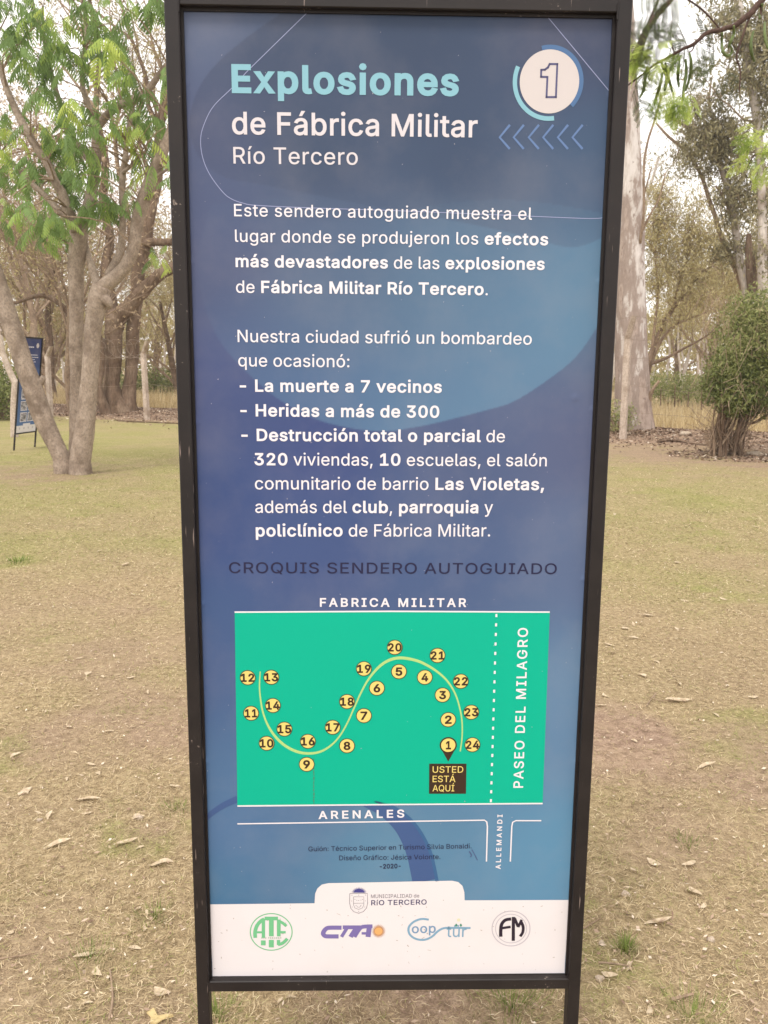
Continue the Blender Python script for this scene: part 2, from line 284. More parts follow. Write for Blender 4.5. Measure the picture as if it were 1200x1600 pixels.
# ------------------------------------------------------------------ lettering (outlines of a plain grotesque, own polygons)
GL=json.loads(r'''{",":[188,[[38,-119,68,71,137,71,84,-119]]],"-":[453,[[337,244,337,188,114,188,114,244]]],".":[188,[[95,-4,63,9,50,41,63,73,95,87,128,73,141,41,128,9]]],"0":[453,[[227,-7,174,1,130,24,95,62,69,113,57,155,50,202,48,254,50,306,57,353,69,395,95,447,130,484,174,508,227,516,279,508,323,484,358,447,384,395,396,353,403,306,405,254,403,202,396,155,384,113,359,62,323,24,279,1],[227,50,261,56,290,74,313,103,330,144,340,194,344,254,340,314,330,365,313,405,290,435,261,453,227,460,192,453,163,435,140,405,123,365,113,314,109,254,113,194,123,144,140,103,163,74,192,56]]],"1":[453,[[76,0,76,55,391,55,391,0],[276,509,276,0,212,0,212,448,209,448,86,358,86,427,198,509]]],"2":[453,[[64,0,64,47,234,229,282,282,311,327,320,371,308,419,273,449,224,460,172,447,139,413,127,362,66,362,71,405,86,442,111,473,143,496,182,511,225,516,268,511,306,497,337,474,361,445,376,411,381,372,371,318,336,259,267,180,153,60,153,57,389,57,389,0]]],"3":[453,[[218,-7,173,-3,133,10,98,30,70,57,52,91,44,132,109,132,126,87,165,59,219,50,275,61,315,93,329,145,316,196,275,234,242,244,201,248,157,248,157,299,288,448,288,452,70,452,70,509,372,509,372,461,211,278,211,289,264,288,308,276,344,253,371,222,387,186,393,145,387,103,370,66,344,36,309,12,266,-2]]],"4":[453,[[40,105,40,158,247,509,311,509,109,166,109,163,413,163,413,105],[282,0,282,121,282,146,282,318,343,318,343,0]]],"5":[453,[[221,-7,178,-2,140,11,108,32,83,60,66,93,60,130,122,130,138,89,173,60,221,50,276,64,314,104,328,162,314,221,275,262,218,277,167,268,128,246,67,253,96,509,366,509,366,452,151,452,134,301,136,301,178,325,229,334,294,321,345,285,379,231,391,163,385,117,369,76,343,41,309,15,268,-1]]],"6":[453,[[226,-7,182,-1,142,15,109,40,84,74,69,115,64,162,80,239,102,285,137,340,252,509,322,509,151,261,145,261,165,288,196,307,235,314,278,309,316,295,346,271,370,240,384,201,389,157,384,112,368,73,343,39,310,14,271,-2],[226,48,279,63,314,101,327,157,314,213,279,251,226,265,174,252,138,214,125,158,138,102,174,63]]],"7":[453,[[97,0,323,448,323,452,62,452,62,509,391,509,391,449,165,0]]],"8":[453,[[226,-7,178,-2,136,11,101,33,74,62,57,96,52,135,65,195,101,241,153,265,153,267,119,282,93,308,76,342,70,380,75,417,90,450,114,477,146,498,184,511,226,516,269,511,306,498,337,477,361,450,377,417,382,380,376,342,359,308,333,282,300,267,300,265,351,241,387,195,401,135,395,96,378,62,352,33,317,11,275,-2],[226,49,285,60,323,91,337,139,322,189,283,223,226,235,169,223,130,189,115,139,129,91,167,60],[226,290,274,300,307,330,319,376,308,420,275,449,226,460,177,449,145,420,133,376,145,330,178,300]]],"9":[453,[[226,516,271,510,310,494,343,468,368,434,384,393,389,347,373,270,350,224,315,168,200,0,130,0,301,248,307,248,287,221,257,202,218,195,175,199,137,214,106,237,83,269,68,307,64,352,69,397,85,436,110,469,143,494,182,510],[226,460,174,446,138,407,125,352,138,295,174,257,226,243,279,257,314,295,327,350,314,407,279,446]]],":":[188,[[95,-4,63,9,50,41,63,73,95,87,128,73,141,41,128,9],[95,271,63,284,50,316,63,349,95,362,128,349,141,316,128,284]]],"A":[480,[[16,0,201,509,276,509,463,0,395,0,287,302,264,372,232,478,245,478,213,371,191,302,85,0],[110,142,110,199,370,199,370,142]]],"B":[456,[[60,0,60,509,241,509,289,504,329,491,359,469,381,442,394,410,398,374,387,320,356,286,315,267,315,262,363,245,402,203,414,173,418,136,413,100,400,67,377,39,344,18,301,4,247,0],[125,57,245,57,296,63,330,80,349,105,355,137,342,184,306,218,248,231,125,231],[125,285,238,285,288,296,323,326,336,372,330,403,313,429,283,446,240,452,125,452]]],"C":[510,[[267,-7,225,-3,186,7,150,25,119,49,92,79,70,115,53,157,44,203,40,254,44,305,53,352,70,393,92,429,119,459,150,484,186,501,225,512,267,516,340,504,402,471,448,418,473,348,408,348,389,395,357,428,315,449,267,456,223,450,184,432,150,403,125,364,109,314,103,254,109,194,125,145,151,105,184,76,223,59,267,53,315,60,357,81,389,114,408,160,473,160,448,91,402,38,341,5]]],"D":[502,[[219,0,96,0,96,57,215,57,272,63,318,81,354,110,379,149,394,198,399,255,394,312,379,361,354,399,320,428,275,446,221,452,93,452,93,509,225,509,273,505,315,495,353,478,399,441,433,391,449,351,458,306,462,255,458,205,449,159,433,119,411,83,384,54,351,31,312,14,268,3],[125,509,125,0,60,0,60,509]]],"E":[419,[[60,0,60,509,372,509,372,452,125,452,125,286,355,286,355,229,125,229,125,57,375,57,375,0]]],"F":[410,[[60,0,60,509,369,509,369,452,125,452,125,278,346,278,346,221,125,221,125,0]]],"G":[520,[[269,-7,225,-3,185,7,149,25,118,49,91,79,69,116,53,157,43,203,40,254,43,305,53,352,69,393,91,429,117,459,149,484,184,501,223,512,265,516,340,504,403,469,449,416,474,349,408,349,387,393,356,427,315,448,265,456,222,450,183,432,150,404,125,364,109,314,103,254,109,194,125,145,151,105,184,76,224,59,269,53,309,57,345,71,374,93,396,123,410,160,415,202,434,199,283,199,283,256,478,256,478,200,471,141,451,91,419,50,377,19,326,0]]],"H":[517,[[60,0,60,509,125,509,125,289,392,289,392,509,457,509,457,0,392,0,392,232,125,232,125,0]]],"I":[300,[[31,0,31,57,118,57,118,452,31,452,31,509,269,509,269,452,183,452,183,57,269,57,269,0]]],"J":[396,[[185,-7,124,3,75,33,52,63,38,100,33,145,33,173,98,173,98,145,104,104,122,74,149,56,185,50,220,56,248,74,266,104,272,145,272,509,336,509,336,145,332,100,318,63,294,33,246,3]]],"L":[393,[[60,0,60,509,125,509,125,57,361,57,361,0]]],"M":[628,[[60,0,60,509,152,509,277,187,287,159,299,123,311,84,322,49,307,49,318,83,330,121,342,158,352,187,476,509,568,509,568,0,504,0,504,291,504,327,505,369,506,413,507,457,513,457,498,409,482,363,467,322,456,291,342,0,286,0,170,291,159,321,145,361,129,408,112,457,119,457,120,416,121,372,122,328,122,291,122,0]]],"N":[523,[[60,0,60,509,136,509,343,183,363,151,388,107,414,55,405,54,401,108,399,157,399,195,399,509,463,509,463,0,387,0,202,290,177,331,148,381,108,452,119,454,122,384,124,328,125,291,125,0]]],"O":[533,[[267,-7,225,-3,186,7,150,25,119,49,92,79,70,115,53,157,44,203,40,254,44,305,53,352,70,393,92,429,119,459,150,484,186,501,225,512,267,516,309,512,348,501,384,484,415,459,442,429,464,393,480,352,490,305,493,254,490,203,480,157,464,115,442,79,415,49,384,25,348,7,309,-3],[267,53,310,59,349,76,383,105,408,144,425,194,430,254,425,314,408,365,383,404,349,433,310,450,267,456,223,450,184,433,151,404,125,364,109,314,103,254,109,194,125,144,151,105,184,76,223,59]]],"P":[445,[[60,0,60,509,235,509,289,503,332,487,366,462,390,430,404,391,409,348,404,304,390,265,366,233,332,207,289,191,235,186,109,186,109,242,233,242,297,256,333,294,344,348,333,402,297,439,232,452,125,452,125,0]]],"Q":[533,[[245,159,313,159,369,85,384,65,468,-48,401,-48,346,27,331,46],[267,-7,225,-3,186,7,150,25,119,49,92,79,70,115,53,157,44,203,40,254,44,305,53,352,70,393,92,429,119,459,150,484,186,501,225,512,267,516,309,512,348,501,384,484,415,459,442,429,464,393,480,352,490,305,493,254,490,203,480,157,464,115,442,79,415,49,384,25,348,7,309,-3],[267,53,310,59,349,76,383,105,408,144,425,194,430,254,425,314,408,365,383,404,349,433,310,450,267,456,223,450,184,433,151,404,125,364,109,314,103,254,109,194,125,144,151,105,184,76,223,59]]],"R":[449,[[60,0,60,509,236,509,290,504,333,489,367,465,390,433,405,395,409,352,405,309,390,271,367,240,333,217,289,203,236,198,96,198,96,255,234,255,298,267,334,300,345,352,334,405,298,440,233,452,125,452,125,0],[353,0,230,229,303,229,428,0]]],"S":[447,[[224,-9,172,-4,128,9,91,31,64,60,46,96,38,137,104,137,123,88,166,59,224,49,286,60,329,92,346,139,332,179,296,205,245,222,184,239,128,260,86,289,60,326,52,372,58,413,75,448,102,476,138,498,180,511,227,516,275,511,316,498,351,476,377,449,394,415,401,378,337,378,326,412,302,437,267,453,225,459,167,448,129,418,115,376,131,334,169,308,212,293,264,279,312,264,359,238,395,198,408,139,403,99,386,64,360,34,323,11,278,-4]]],"T":[449,[[32,452,32,509,417,509,417,452,257,452,257,0,193,0,193,452]]],"U":[517,[[259,-8,203,-2,154,15,114,43,85,80,66,124,60,173,60,509,124,509,124,178,141,113,187,68,220,56,259,52,298,56,331,68,377,113,393,178,393,509,457,509,457,173,451,124,433,80,403,43,363,15,315,-2]]],"V":[480,[[204,0,16,509,84,509,192,206,215,137,248,31,235,31,267,138,290,206,395,509,463,509,278,0]]],"a":[389,[[160,-9,94,5,48,45,35,73,30,108,43,161,78,193,125,211,178,220,234,227,265,235,276,255,276,257,267,297,240,322,196,331,149,322,118,301,100,274,41,291,79,346,133,375,194,384,239,379,286,360,322,320,333,290,337,251,337,0,277,0,277,52,272,52,252,25,215,1],[170,45,228,59,263,93,276,138,276,190,259,182,231,176,200,171,175,168,134,159,103,139,92,105,102,72,130,52]]],"b":[424,[[229,-8,172,4,138,31,118,59,112,59,112,0,53,0,53,509,114,509,114,319,118,319,137,346,171,373,229,384,274,378,313,361,345,332,370,293,385,245,390,189,385,133,370,84,346,45,313,16,274,-2],[220,47,253,51,279,66,316,117,328,189,316,261,280,311,253,325,220,330,188,325,161,312,125,263,113,189,125,115,162,65,188,51]]],"c":[396,[[207,-8,159,-2,117,16,82,46,56,85,40,133,34,187,40,243,56,291,82,330,117,360,159,378,207,384,260,377,305,356,340,322,362,277,303,262,290,289,270,311,242,325,207,330,173,325,145,310,108,258,96,187,108,117,145,66,173,51,207,46,243,52,271,66,292,89,304,117,363,102,341,56,306,21,261,-1]]],"d":[424,[[195,-8,151,-2,111,16,79,45,55,84,39,133,34,189,39,245,55,293,79,332,112,361,151,378,196,384,253,373,287,346,306,319,311,319,311,509,372,509,372,0,313,0,313,59,307,59,287,31,252,4],[205,47,236,51,263,65,299,115,312,189,300,263,263,312,237,325,205,330,172,325,145,311,108,261,96,189,109,117,145,66,172,51]]],"e":[404,[[212,-8,161,-2,117,16,82,46,56,85,40,132,34,187,39,242,55,290,81,329,115,359,157,378,205,384,266,374,319,341,357,282,368,242,371,194,371,169,75,169,75,221,338,221,310,202,298,269,263,314,205,330,146,313,109,270,96,211,96,178,100,139,110,106,151,61,212,46,254,53,285,73,306,105,365,91,335,39,283,4]]],"f":[254,[[228,379,228,327,6,327,6,379],[81,0,81,432,96,486,135,519,187,530,222,527,243,521,227,468,215,472,195,474,154,460,142,419,142,0]]],"g":[425,[[207,-151,134,-140,82,-110,51,-69,101,-41,122,-66,154,-88,207,-97,249,-92,282,-75,304,-47,311,-6,311,68,306,68,287,41,252,16,195,5,152,10,113,27,80,53,55,90,39,136,34,191,39,246,55,293,80,332,112,361,152,378,196,384,253,373,288,346,308,319,313,319,313,379,372,379,372,-9,367,-54,350,-90,324,-117,291,-136,251,-147],[205,59,264,75,300,121,312,193,300,264,264,312,237,325,205,330,172,325,145,312,109,262,96,193,109,123,145,76]]],"i":[167,[[53,0,53,379,114,379,114,0],[84,443,54,455,41,483,54,512,84,524,114,512,126,483,114,455]]],"j":[167,[[53,379,114,379,114,-30,102,-90,65,-129,4,-143,-10,-143,-10,-87,2,-87,40,-72,53,-29],[83,443,53,455,41,483,53,512,83,524,114,512,126,483,114,455]]],"l":[189,[[139,-2,101,3,74,20,58,47,53,84,53,509,114,509,114,99,120,62,146,52,160,53,170,54,181,3,162,-1]]],"m":[610,[[53,0,53,379,112,379,112,295,108,295,132,346,172,376,219,386,257,380,287,361,309,331,321,295,312,295,337,343,381,375,437,386,497,372,541,328,553,296,557,255,557,0,496,0,496,254,490,289,473,313,419,330,374,320,345,290,335,247,335,0,274,0,274,260,269,288,253,311,229,326,199,330,158,320,126,289,114,238,114,0]]],"n":[410,[[114,227,114,0,53,0,53,379,112,379,112,287,102,287,124,332,152,362,187,379,227,384,264,380,295,369,321,349,341,321,353,285,357,240,357,0,296,0,296,235,290,275,273,304,246,323,210,329,161,317,126,283]]],"o":[415,[[207,-8,159,-2,117,16,82,46,56,85,40,133,34,187,40,243,56,291,82,330,117,360,159,378,207,384,256,378,299,360,333,330,359,291,376,243,381,187,376,133,359,85,333,46,299,16,256,-2],[207,46,242,51,270,66,307,117,319,187,307,258,270,310,242,325,207,330,173,325,145,310,108,258,96,187,108,117,145,66,173,51]]],"p":[424,[[53,-143,53,379,112,379,112,319,118,319,137,346,171,373,229,384,274,378,313,361,345,332,370,293,385,245,390,189,385,133,370,84,346,45,313,16,274,-2,229,-8,173,4,138,31,118,59,114,59,114,-143],[220,47,253,51,279,66,316,117,328,189,316,261,280,311,253,325,220,330,188,325,161,312,125,263,113,189,125,115,162,65,188,51]]],"q":[424,[[372,-143,311,-143,311,59,306,59,287,31,252,4,195,-8,151,-2,111,16,79,45,55,84,39,133,34,189,39,245,55,293,79,332,112,361,151,378,196,384,253,373,287,346,307,319,313,319,313,379,372,379],[205,47,236,51,263,65,299,115,312,189,300,263,263,312,237,325,205,330,172,325,145,311,108,261,96,189,109,117,145,66,172,51]]],"r":[259,[[53,0,53,379,112,379,112,321,115,321,152,367,181,380,213,385,229,384,243,384,243,322,230,324,207,326,159,315,126,284,114,237,114,0]]],"s":[365,[[182,-8,112,3,62,38,36,94,94,107,105,79,124,60,181,45,217,50,244,62,268,103,254,136,212,155,149,170,104,186,72,208,53,237,47,274,65,332,115,370,187,384,254,372,299,339,324,290,268,277,243,316,219,328,187,333,131,317,109,277,124,243,172,223,229,209,275,194,306,171,325,142,331,107,326,75,312,47,290,24,260,6,223,-5]]],"t":[227,[[204,379,204,327,6,327,6,379],[65,471,126,471,126,98,136,61,170,50,185,51,202,54,213,2,192,-3,168,-4,125,2,92,21,72,52,65,93]]],"u":[410,[[182,-5,146,-1,115,11,89,31,69,59,57,95,53,139,53,379,114,379,114,144,119,105,137,75,164,56,200,50,249,62,283,97,296,153,296,379,357,379,357,0,298,0,298,92,307,92,286,47,257,17,222,0]]],"v":[389,[[163,0,17,379,84,379,165,155,187,87,206,21,184,21,203,87,224,155,305,379,371,379,226,0]]],"x":[379,[[21,0,171,218,171,171,29,379,100,379,147,306,179,253,207,206,175,206,202,253,233,306,282,379,352,379,209,169,209,214,358,0,287,0,231,85,200,136,173,182,205,182,178,136,148,85,91,0]]],"y":[389,[[47,-139,61,-86,71,-87,104,-89,130,-74,151,-36,163,-1,17,379,84,379,165,155,187,87,206,21,184,21,202,87,224,155,305,379,371,379,204,-58,177,-107,139,-136,91,-145,65,-143]]],"Á":[480,[[16,0,201,509,276,509,463,0,395,0,287,302,264,372,232,478,245,478,213,371,191,302,85,0],[110,142,110,199,370,199,370,142],[213,558,260,659,329,659,263,558]]],"Í":[300,[[31,0,31,57,118,57,118,452,31,452,31,509,269,509,269,452,183,452,183,57,269,57,269,0],[124,558,171,659,240,659,174,558]]],"á":[389,[[160,-9,94,5,48,45,35,73,30,108,43,161,78,193,125,211,178,220,234,227,265,235,276,255,276,257,267,297,240,322,196,331,149,322,118,301,100,274,41,291,79,346,133,375,194,384,239,379,286,360,322,320,333,290,337,251,337,0,277,0,277,52,272,52,252,25,215,1],[170,45,228,59,263,93,276,138,276,190,259,182,231,176,200,171,175,168,134,159,103,139,92,105,102,72,130,52],[162,429,210,529,278,529,212,429]]],"é":[404,[[212,-8,161,-2,117,16,82,46,56,85,40,132,34,187,39,242,55,290,81,329,115,359,157,378,205,384,266,374,319,341,357,282,368,242,371,194,371,169,75,169,75,221,338,221,310,202,298,269,263,314,205,330,146,313,109,270,96,211,96,178,100,139,110,106,151,61,212,46,254,53,285,73,306,105,365,91,335,39,283,4],[177,429,225,529,293,529,227,429]]],"í":[167,[[53,0,53,379,114,379,114,0],[57,429,104,529,173,529,107,429]]],"ñ":[410,[[114,227,114,0,53,0,53,379,112,379,112,287,102,287,124,332,152,362,187,379,227,384,264,380,295,369,321,349,341,321,353,285,357,240,357,0,296,0,296,235,290,275,273,304,246,323,210,329,161,317,126,283],[250,446,225,450,202,460,182,470,167,475,153,466,149,448,106,448,120,498,161,518,185,514,207,504,226,494,243,490,256,496,262,517,304,517,289,466]]],"ó":[415,[[207,-8,159,-2,117,16,82,46,56,85,40,133,34,187,40,243,56,291,82,330,117,360,159,378,207,384,256,378,299,360,333,330,359,291,376,243,381,187,376,133,359,85,333,46,299,16,256,-2],[207,46,242,51,270,66,307,117,319,187,307,258,270,310,242,325,207,330,173,325,145,310,108,258,96,187,108,117,145,66,173,51],[181,429,228,529,297,529,231,429]]],"ü":[410,[[182,-5,146,-1,115,11,89,31,69,59,57,95,53,139,53,379,114,379,114,144,119,105,137,75,164,56,200,50,249,62,283,97,296,153,296,379,357,379,357,0,298,0,298,92,307,92,286,47,257,17,222,0],[277,443,248,455,236,483,248,512,277,523,305,512,317,483,305,455],[133,443,104,455,93,483,104,512,133,523,162,512,173,483,162,455]]]}''')
_gc={}
def glyph(ch,wt):
    key=(ch,wt)
    if key in _gc: return _gc[key]
    adv,sp=GL[ch]; loops=[]
    for c in sp:
        p=np.array(c,float).reshape(-1,2)
        if len(sp)>1 and p[:,1].min()>380 and ch in 'iíáóéñjüÁÍ': p[:,1]+=wt*1.1+6
        keep=[i for i in range(len(p)) if np.linalg.norm(p[i]-p[i-1])>.5]; p=p[keep]
        if wt:
            d1=p-np.roll(p,1,0); d2=np.roll(p,-1,0)-p
            d1/=np.linalg.norm(d1,axis=1)[:,None]; d2/=np.linalg.norm(d2,axis=1)[:,None]
            n1=np.stack([-d1[:,1],d1[:,0]],1); n2=np.stack([-d2[:,1],d2[:,0]],1)
            nn=n1+n2; L=np.linalg.norm(nn,axis=1)[:,None]; L[L<.3]=.3; nn/=L
            cs=np.clip((nn*n1).sum(1),.55,1)[:,None]; p=p+nn*wt/cs
        loops.append(p)
    vs=[];fs=[]
    for l in loops: fs.append(list(range(len(vs),len(vs)+len(l)))); vs+=[Vector((q[0],q[1])) for q in l]
    r=delaunay_2d_cdt(vs,[],fs,1,1e-4); Vn=np.array([list(v) for v in r[0]]); cen=np.array([Vn[list(t)].mean(0) for t in r[2]]); wn=np.zeros(len(cen))
    for l in loops:
        for i in range(len(l)):
            (x1,y1),(x2,y2)=l[i-1],l[i]; c=((y1>cen[:,1])!=(y2>cen[:,1]))
            if y1!=y2: c&=cen[:,0]<(x2-x1)*(cen[:,1]-y1)/(y2-y1)+x1; wn[c]+=1 if y2>y1 else -1
    _gc[key]=(adv+2*wt*.75,Vn,[tuple(t) for t,k in zip(r[2],wn) if k!=0]); return _gc[key]
class Board:
    """local frame of a sign: x right, z up, print plane y=0 (towards the reader is -y)"""
    def __init__(s,root): s.root=root; s.M=root.matrix_world.copy()
    def uv(s,px,py):
        d=Vector(ray(px,py)); q=s.Mi@Vector((0,0,EYE)); e=(s.Mi.to_3x3()@d); t=-q.y/e.y
        return np.array([q.x+e.x*t,q.z+e.z*t])
def text(bd,parent,runs,pl,pr,cap,col,off=.0006,name='lettering',rowdir=None,hmax=1.035):
    """runs: [(string, weight)] between baseline points pl and pr (photo pixels), cap = capital height in pixels at pl"""
    a=bd.uv(*pl); b=bd.uv(*pr); d=b-a; L=np.linalg.norm(d); d/=L; n=np.array([-d[1],d[0]])
    if rowdir is None: c=bd.uv(pl[0],pl[1]-cap)
    else: c=bd.uv(pl[0]+rowdir[0]*cap,pl[1]+rowdir[1]*cap)
    sc=abs(np.dot(c-a,n))/509.0
    seq=[(ch,wt) for s_,wt in runs for ch in s_]
    nat=0
    for i,(ch,wt) in enumerate(seq): nat+=(185+wt if ch==' ' else glyph(ch,wt)[0])
    first=GL[seq[0][0]][1][0]; lsb=min(first[0::2]); lastc=GL[seq[-1][0]]; rsb=lastc[0]-max(max(q[0::2]) for q in lastc[1])
    want=L/sc; hx=min(hmax,max(.80,want/(nat-lsb-rsb))); tr=(want-(nat-lsb-rsb)*hx)/max(1,len(seq)-1)
    x=-lsb*hx; mb=MB()
    for ch,wt in seq:
        if ch==' ': x+=(185+wt)*hx+tr; continue
        adv,P,T=glyph(ch,wt); k=509/(509+2*wt)
        q=np.stack([(P[:,0]+wt*.75)*hx+x,(P[:,1]+wt)*k],1)*sc
        w2=a+q[:,:1]*d+q[:,1:]*n
        mb.add(np.stack([w2[:,0],np.full(len(w2),-off),w2[:,1]],1),T); x+=adv*hx+tr
    return mb.build(name,col,parent)
def smooth_line(P,k=8):
    P=[np.array(p,float) for p in P]; out=[]; n=len(P)
    for i in range(n-1):
        p0,p1,p2,p3=P[max(0,i-1)],P[i],P[i+1],P[min(n-1,i+2)]
        for j in range(k):
            u=j/k; out.append(.5*((2*p1)+(p2-p0)*u+(2*p0-5*p1+4*p2-p3)*u*u+(3*p1-p0-3*p2+p3)*u**3))
    out.append(P[-1]); return out
def ribbon(mb,U,w,off):
    U=np.array(U); n=len(U); w=np.broadcast_to(w,(n,)); d=np.gradient(U,axis=0); d/=np.linalg.norm(d,axis=1)[:,None]
    nn=np.stack([-d[:,1],d[:,0]],1)*w[:,None]/2; A=U+nn;B=U-nn; V=np.empty((2*n,3)); V[0::2,0]=A[:,0];V[0::2,2]=A[:,1];V[1::2,0]=B[:,0];V[1::2,2]=B[:,1];V[:,1]=-off
    mb.add(V,[(2*i,2*i+1,2*i+3,2*i+2) for i in range(n-1)])
def pline(bd,mb,P,wpx,off,sm=0,wl=None):
    P=smooth_line(P,sm) if sm else P
    U=[bd.uv(*p) for p in P]; a=bd.uv(P[0][0]+1,P[0][1]); s=abs(a[0]-U[0][0]); ww=wpx*s
    if wl is not None: ww=np.interp(np.linspace(0,1,len(U)),np.linspace(0,1,len(wl)),wl)*s
    ribbon(mb,U,ww,off)
def poly(bd,mb,P,off):
    U=[bd.uv(*p) for p in P]; t=tessellate_polygon([[Vector((u[0],u[1],0)) for u in U]])
    mb.add([(u[0],-off,u[1]) for u in U],[tuple(q) for q in t])
def disc(mb,c,r,off,n=40,r2=None,a0=0,a1=2*PI):
    if r2 is None: mb.add([(c[0]+math.cos(2*PI*i/n)*r,-off,c[1]+math.sin(2*PI*i/n)*r) for i in range(n)],[tuple(range(n))])
    else: ribbon(mb,[(c[0]+math.cos(a0+(a1-a0)*i/n)*(r+r2)/2,c[1]+math.sin(a0+(a1-a0)*i/n)*(r+r2)/2) for i in range(n+1)],abs(r-r2),off)
PW,PH=0.70,1.737; ST=.0235; LEDGE=.016
inside=None
def make_frame(root,zc):
    """four square tubes: two stiles that run down as legs, a top rail and a bottom rail, and thin stop beads behind the panel"""
    zt=zc+PH/2; zb=zc-PH/2
    for s in (-1,1):
        mb=MB(); x0=PW/2 if s>0 else -PW/2-ST; box(mb,x0,x0+ST,-LEDGE,.010,-.15,zt+ST+.001,bev=.0016); mb.build('post',M['enamel'],root)
    for z0 in (zt,zb-ST):
        mb=MB(); box(mb,-PW/2-.0005,PW/2+.0005,-LEDGE+.0012,.009,z0,z0+ST-.001,bev=.0016); mb.build('rail',M['enamel'],root)
    mb=MB()
    for s in (-1,1):
        x=s*(PW/2-.0022); box(mb,x-.0022,x+.0022,-.0045,-.0008,zb,zt)
    box(mb,-PW/2+.0046,PW/2-.0046,-.0042,-.0008,zt-.0045,zt)
    mb.build('stop_bead',M['enamel'],root)
    for s in (-1,1):
        for z in (zb-.001,zt+.001):
            mb=MB(); tube(mb,[(s*PW/2,-LEDGE+.0005,z-.012*(1 if z>zc else -.1)),(s*PW/2,-LEDGE,z+.012)],[.0018,.0014],6,lump=.3); mb.build('weld_bead',M['enamel'],root)
def panel(root,zc,step,colfn,bumps):
    nx=int(PW/step);nz=int(PH/step); X=np.linspace(-PW/2,PW/2,nx);Z=np.linspace(zc-PH/2,zc+PH/2,nz); xx,zz=np.meshgrid(X,Z)
    y=np.zeros_like(xx)
    for (bx,bz,br,bh) in bumps: y-=bh*np.exp(-((xx-bx)**2+(zz-bz)**2)/br**2)
    e=(PW/2-np.abs(xx)); y-=.0006*np.exp(-(e/.006)**2)*(np.sin(zz*31+xx*9)*.5+.5)
    V=np.stack([xx,y,zz],-1).reshape(-1,3); idx=np.arange(nx*nz).reshape(nz,nx)
    f=np.stack([idx[:-1,:-1],idx[:-1,1:],idx[1:,1:],idx[1:,:-1]],-1).reshape(-1,4)
    me=bpy.data.meshes.new('panel'); me.vertices.add(len(V)); me.vertices.foreach_set('co',V.reshape(-1).astype(np.float32))
    me.loops.add(f.size); me.loops.foreach_set('vertex_index',f.reshape(-1).astype(np.int32)); me.polygons.add(len(f)); me.polygons.foreach_set('loop_start',(np.arange(len(f))*4).astype(np.int32))
    me.update(calc_edges=True); me.polygons.foreach_set('use_smooth',[True]*len(f))
    c=colfn(V[:,0],V[:,2]); a=me.attributes.new('print','FLOAT_COLOR','POINT'); a.data.foreach_set('color',np.concatenate([c,np.ones((len(c),1))],1).reshape(-1).astype(np.float32))
    me.materials.append(M['vinyl']); o=link(me,'panel',root)
    mb=MB(); box(mb,-PW/2,PW/2,.0015,.004,zc-PH/2,zc+PH/2); mb.build('backing_sheet',flat('backing_white',(.6,.58,.56)),root)
    return o
def pip(P,poly_):
    x,y=P[:,0],P[:,1]; ins=np.zeros(len(P),bool); n=len(poly_)
    for i in range(n):
        x1,y1=poly_[i-1];x2,y2=poly_[i]; c=((y1>y)!=(y2>y)); 
        with np.errstate(divide='ignore',invalid='ignore'): ins^=c&(x<(x2-x1)*(y-y1)/(y2-y1)+x1)
    return ins
# ---- the sign in front
D0=1.457; YAW=math.radians(1.27); ZC=EYE-.205*D0
sign=empty('info_sign',(.0123*D0,D0,0),YAW)
bpy.context.view_layer.update()
tag(sign,'tall blue information sign in a black metal frame, standing close in front','information sign')
bd=Board(sign); bd.Mi=sign.matrix_world.inverted()
smp=[(290,30,105,108,148),(450,60,82,90,130),(650,60,76,86,126),(900,60,84,88,130),(300,200,94,97,142),(500,240,78,88,126),(700,250,76,88,128),(930,250,84,102,146),
(330,400,92,96,142),(320,600,80,90,148),(500,400,98,108,150),(700,400,100,116,158),(930,450,104,124,166),(330,800,68,86,148),(318,1000,78,102,160),(335,1300,92,128,182),(340,1390,78,128,178),
(500,850,76,94,154),(700,850,84,104,158),(900,700,100,106,152),(910,850,104,120,168),(900,1100,108,144,192),(865,1350,102,156,204),(600,1350,102,150,194),(500,1200,90,124,176),(500,700,74,86,150),(720,720,90,102,152)]
SU=np.array([bd.uv(a,b) for a,b,*_ in smp]); SCOL=np.array([lin(*c[2:],k=1.36) for c in smp])*np.array([.80,.90,.88])  # sampled blues hold the print gradient plus the reflection veil over it
blobpx=[(455,10),(400,48),(350,88),(318,125),(300,165),(297,205),(308,240),(330,265),(360,280),(385,284),(420,290),(460,298),(510,308),(570,320),(640,332),(720,347),(790,362),(850,378),(885,386),(910,384),(945,369),(990,340),(990,10)]
BL=np.array(smooth_line([bd.uv(*p) for p in blobpx],4))
CP=np.array(smooth_line([bd.uv(*p) for p in [(330,320),(312,380),(310,430),(320,480),(340,527),(362,557),(402,597),(445,630),(500,657),(560,671),(607,673),(640,669),(687,659.5),(780,635.5),(810,623.5),(858,592),(900,557.5),(936,505),(975,430),(990,330),(600,300),(330,320)]],4))
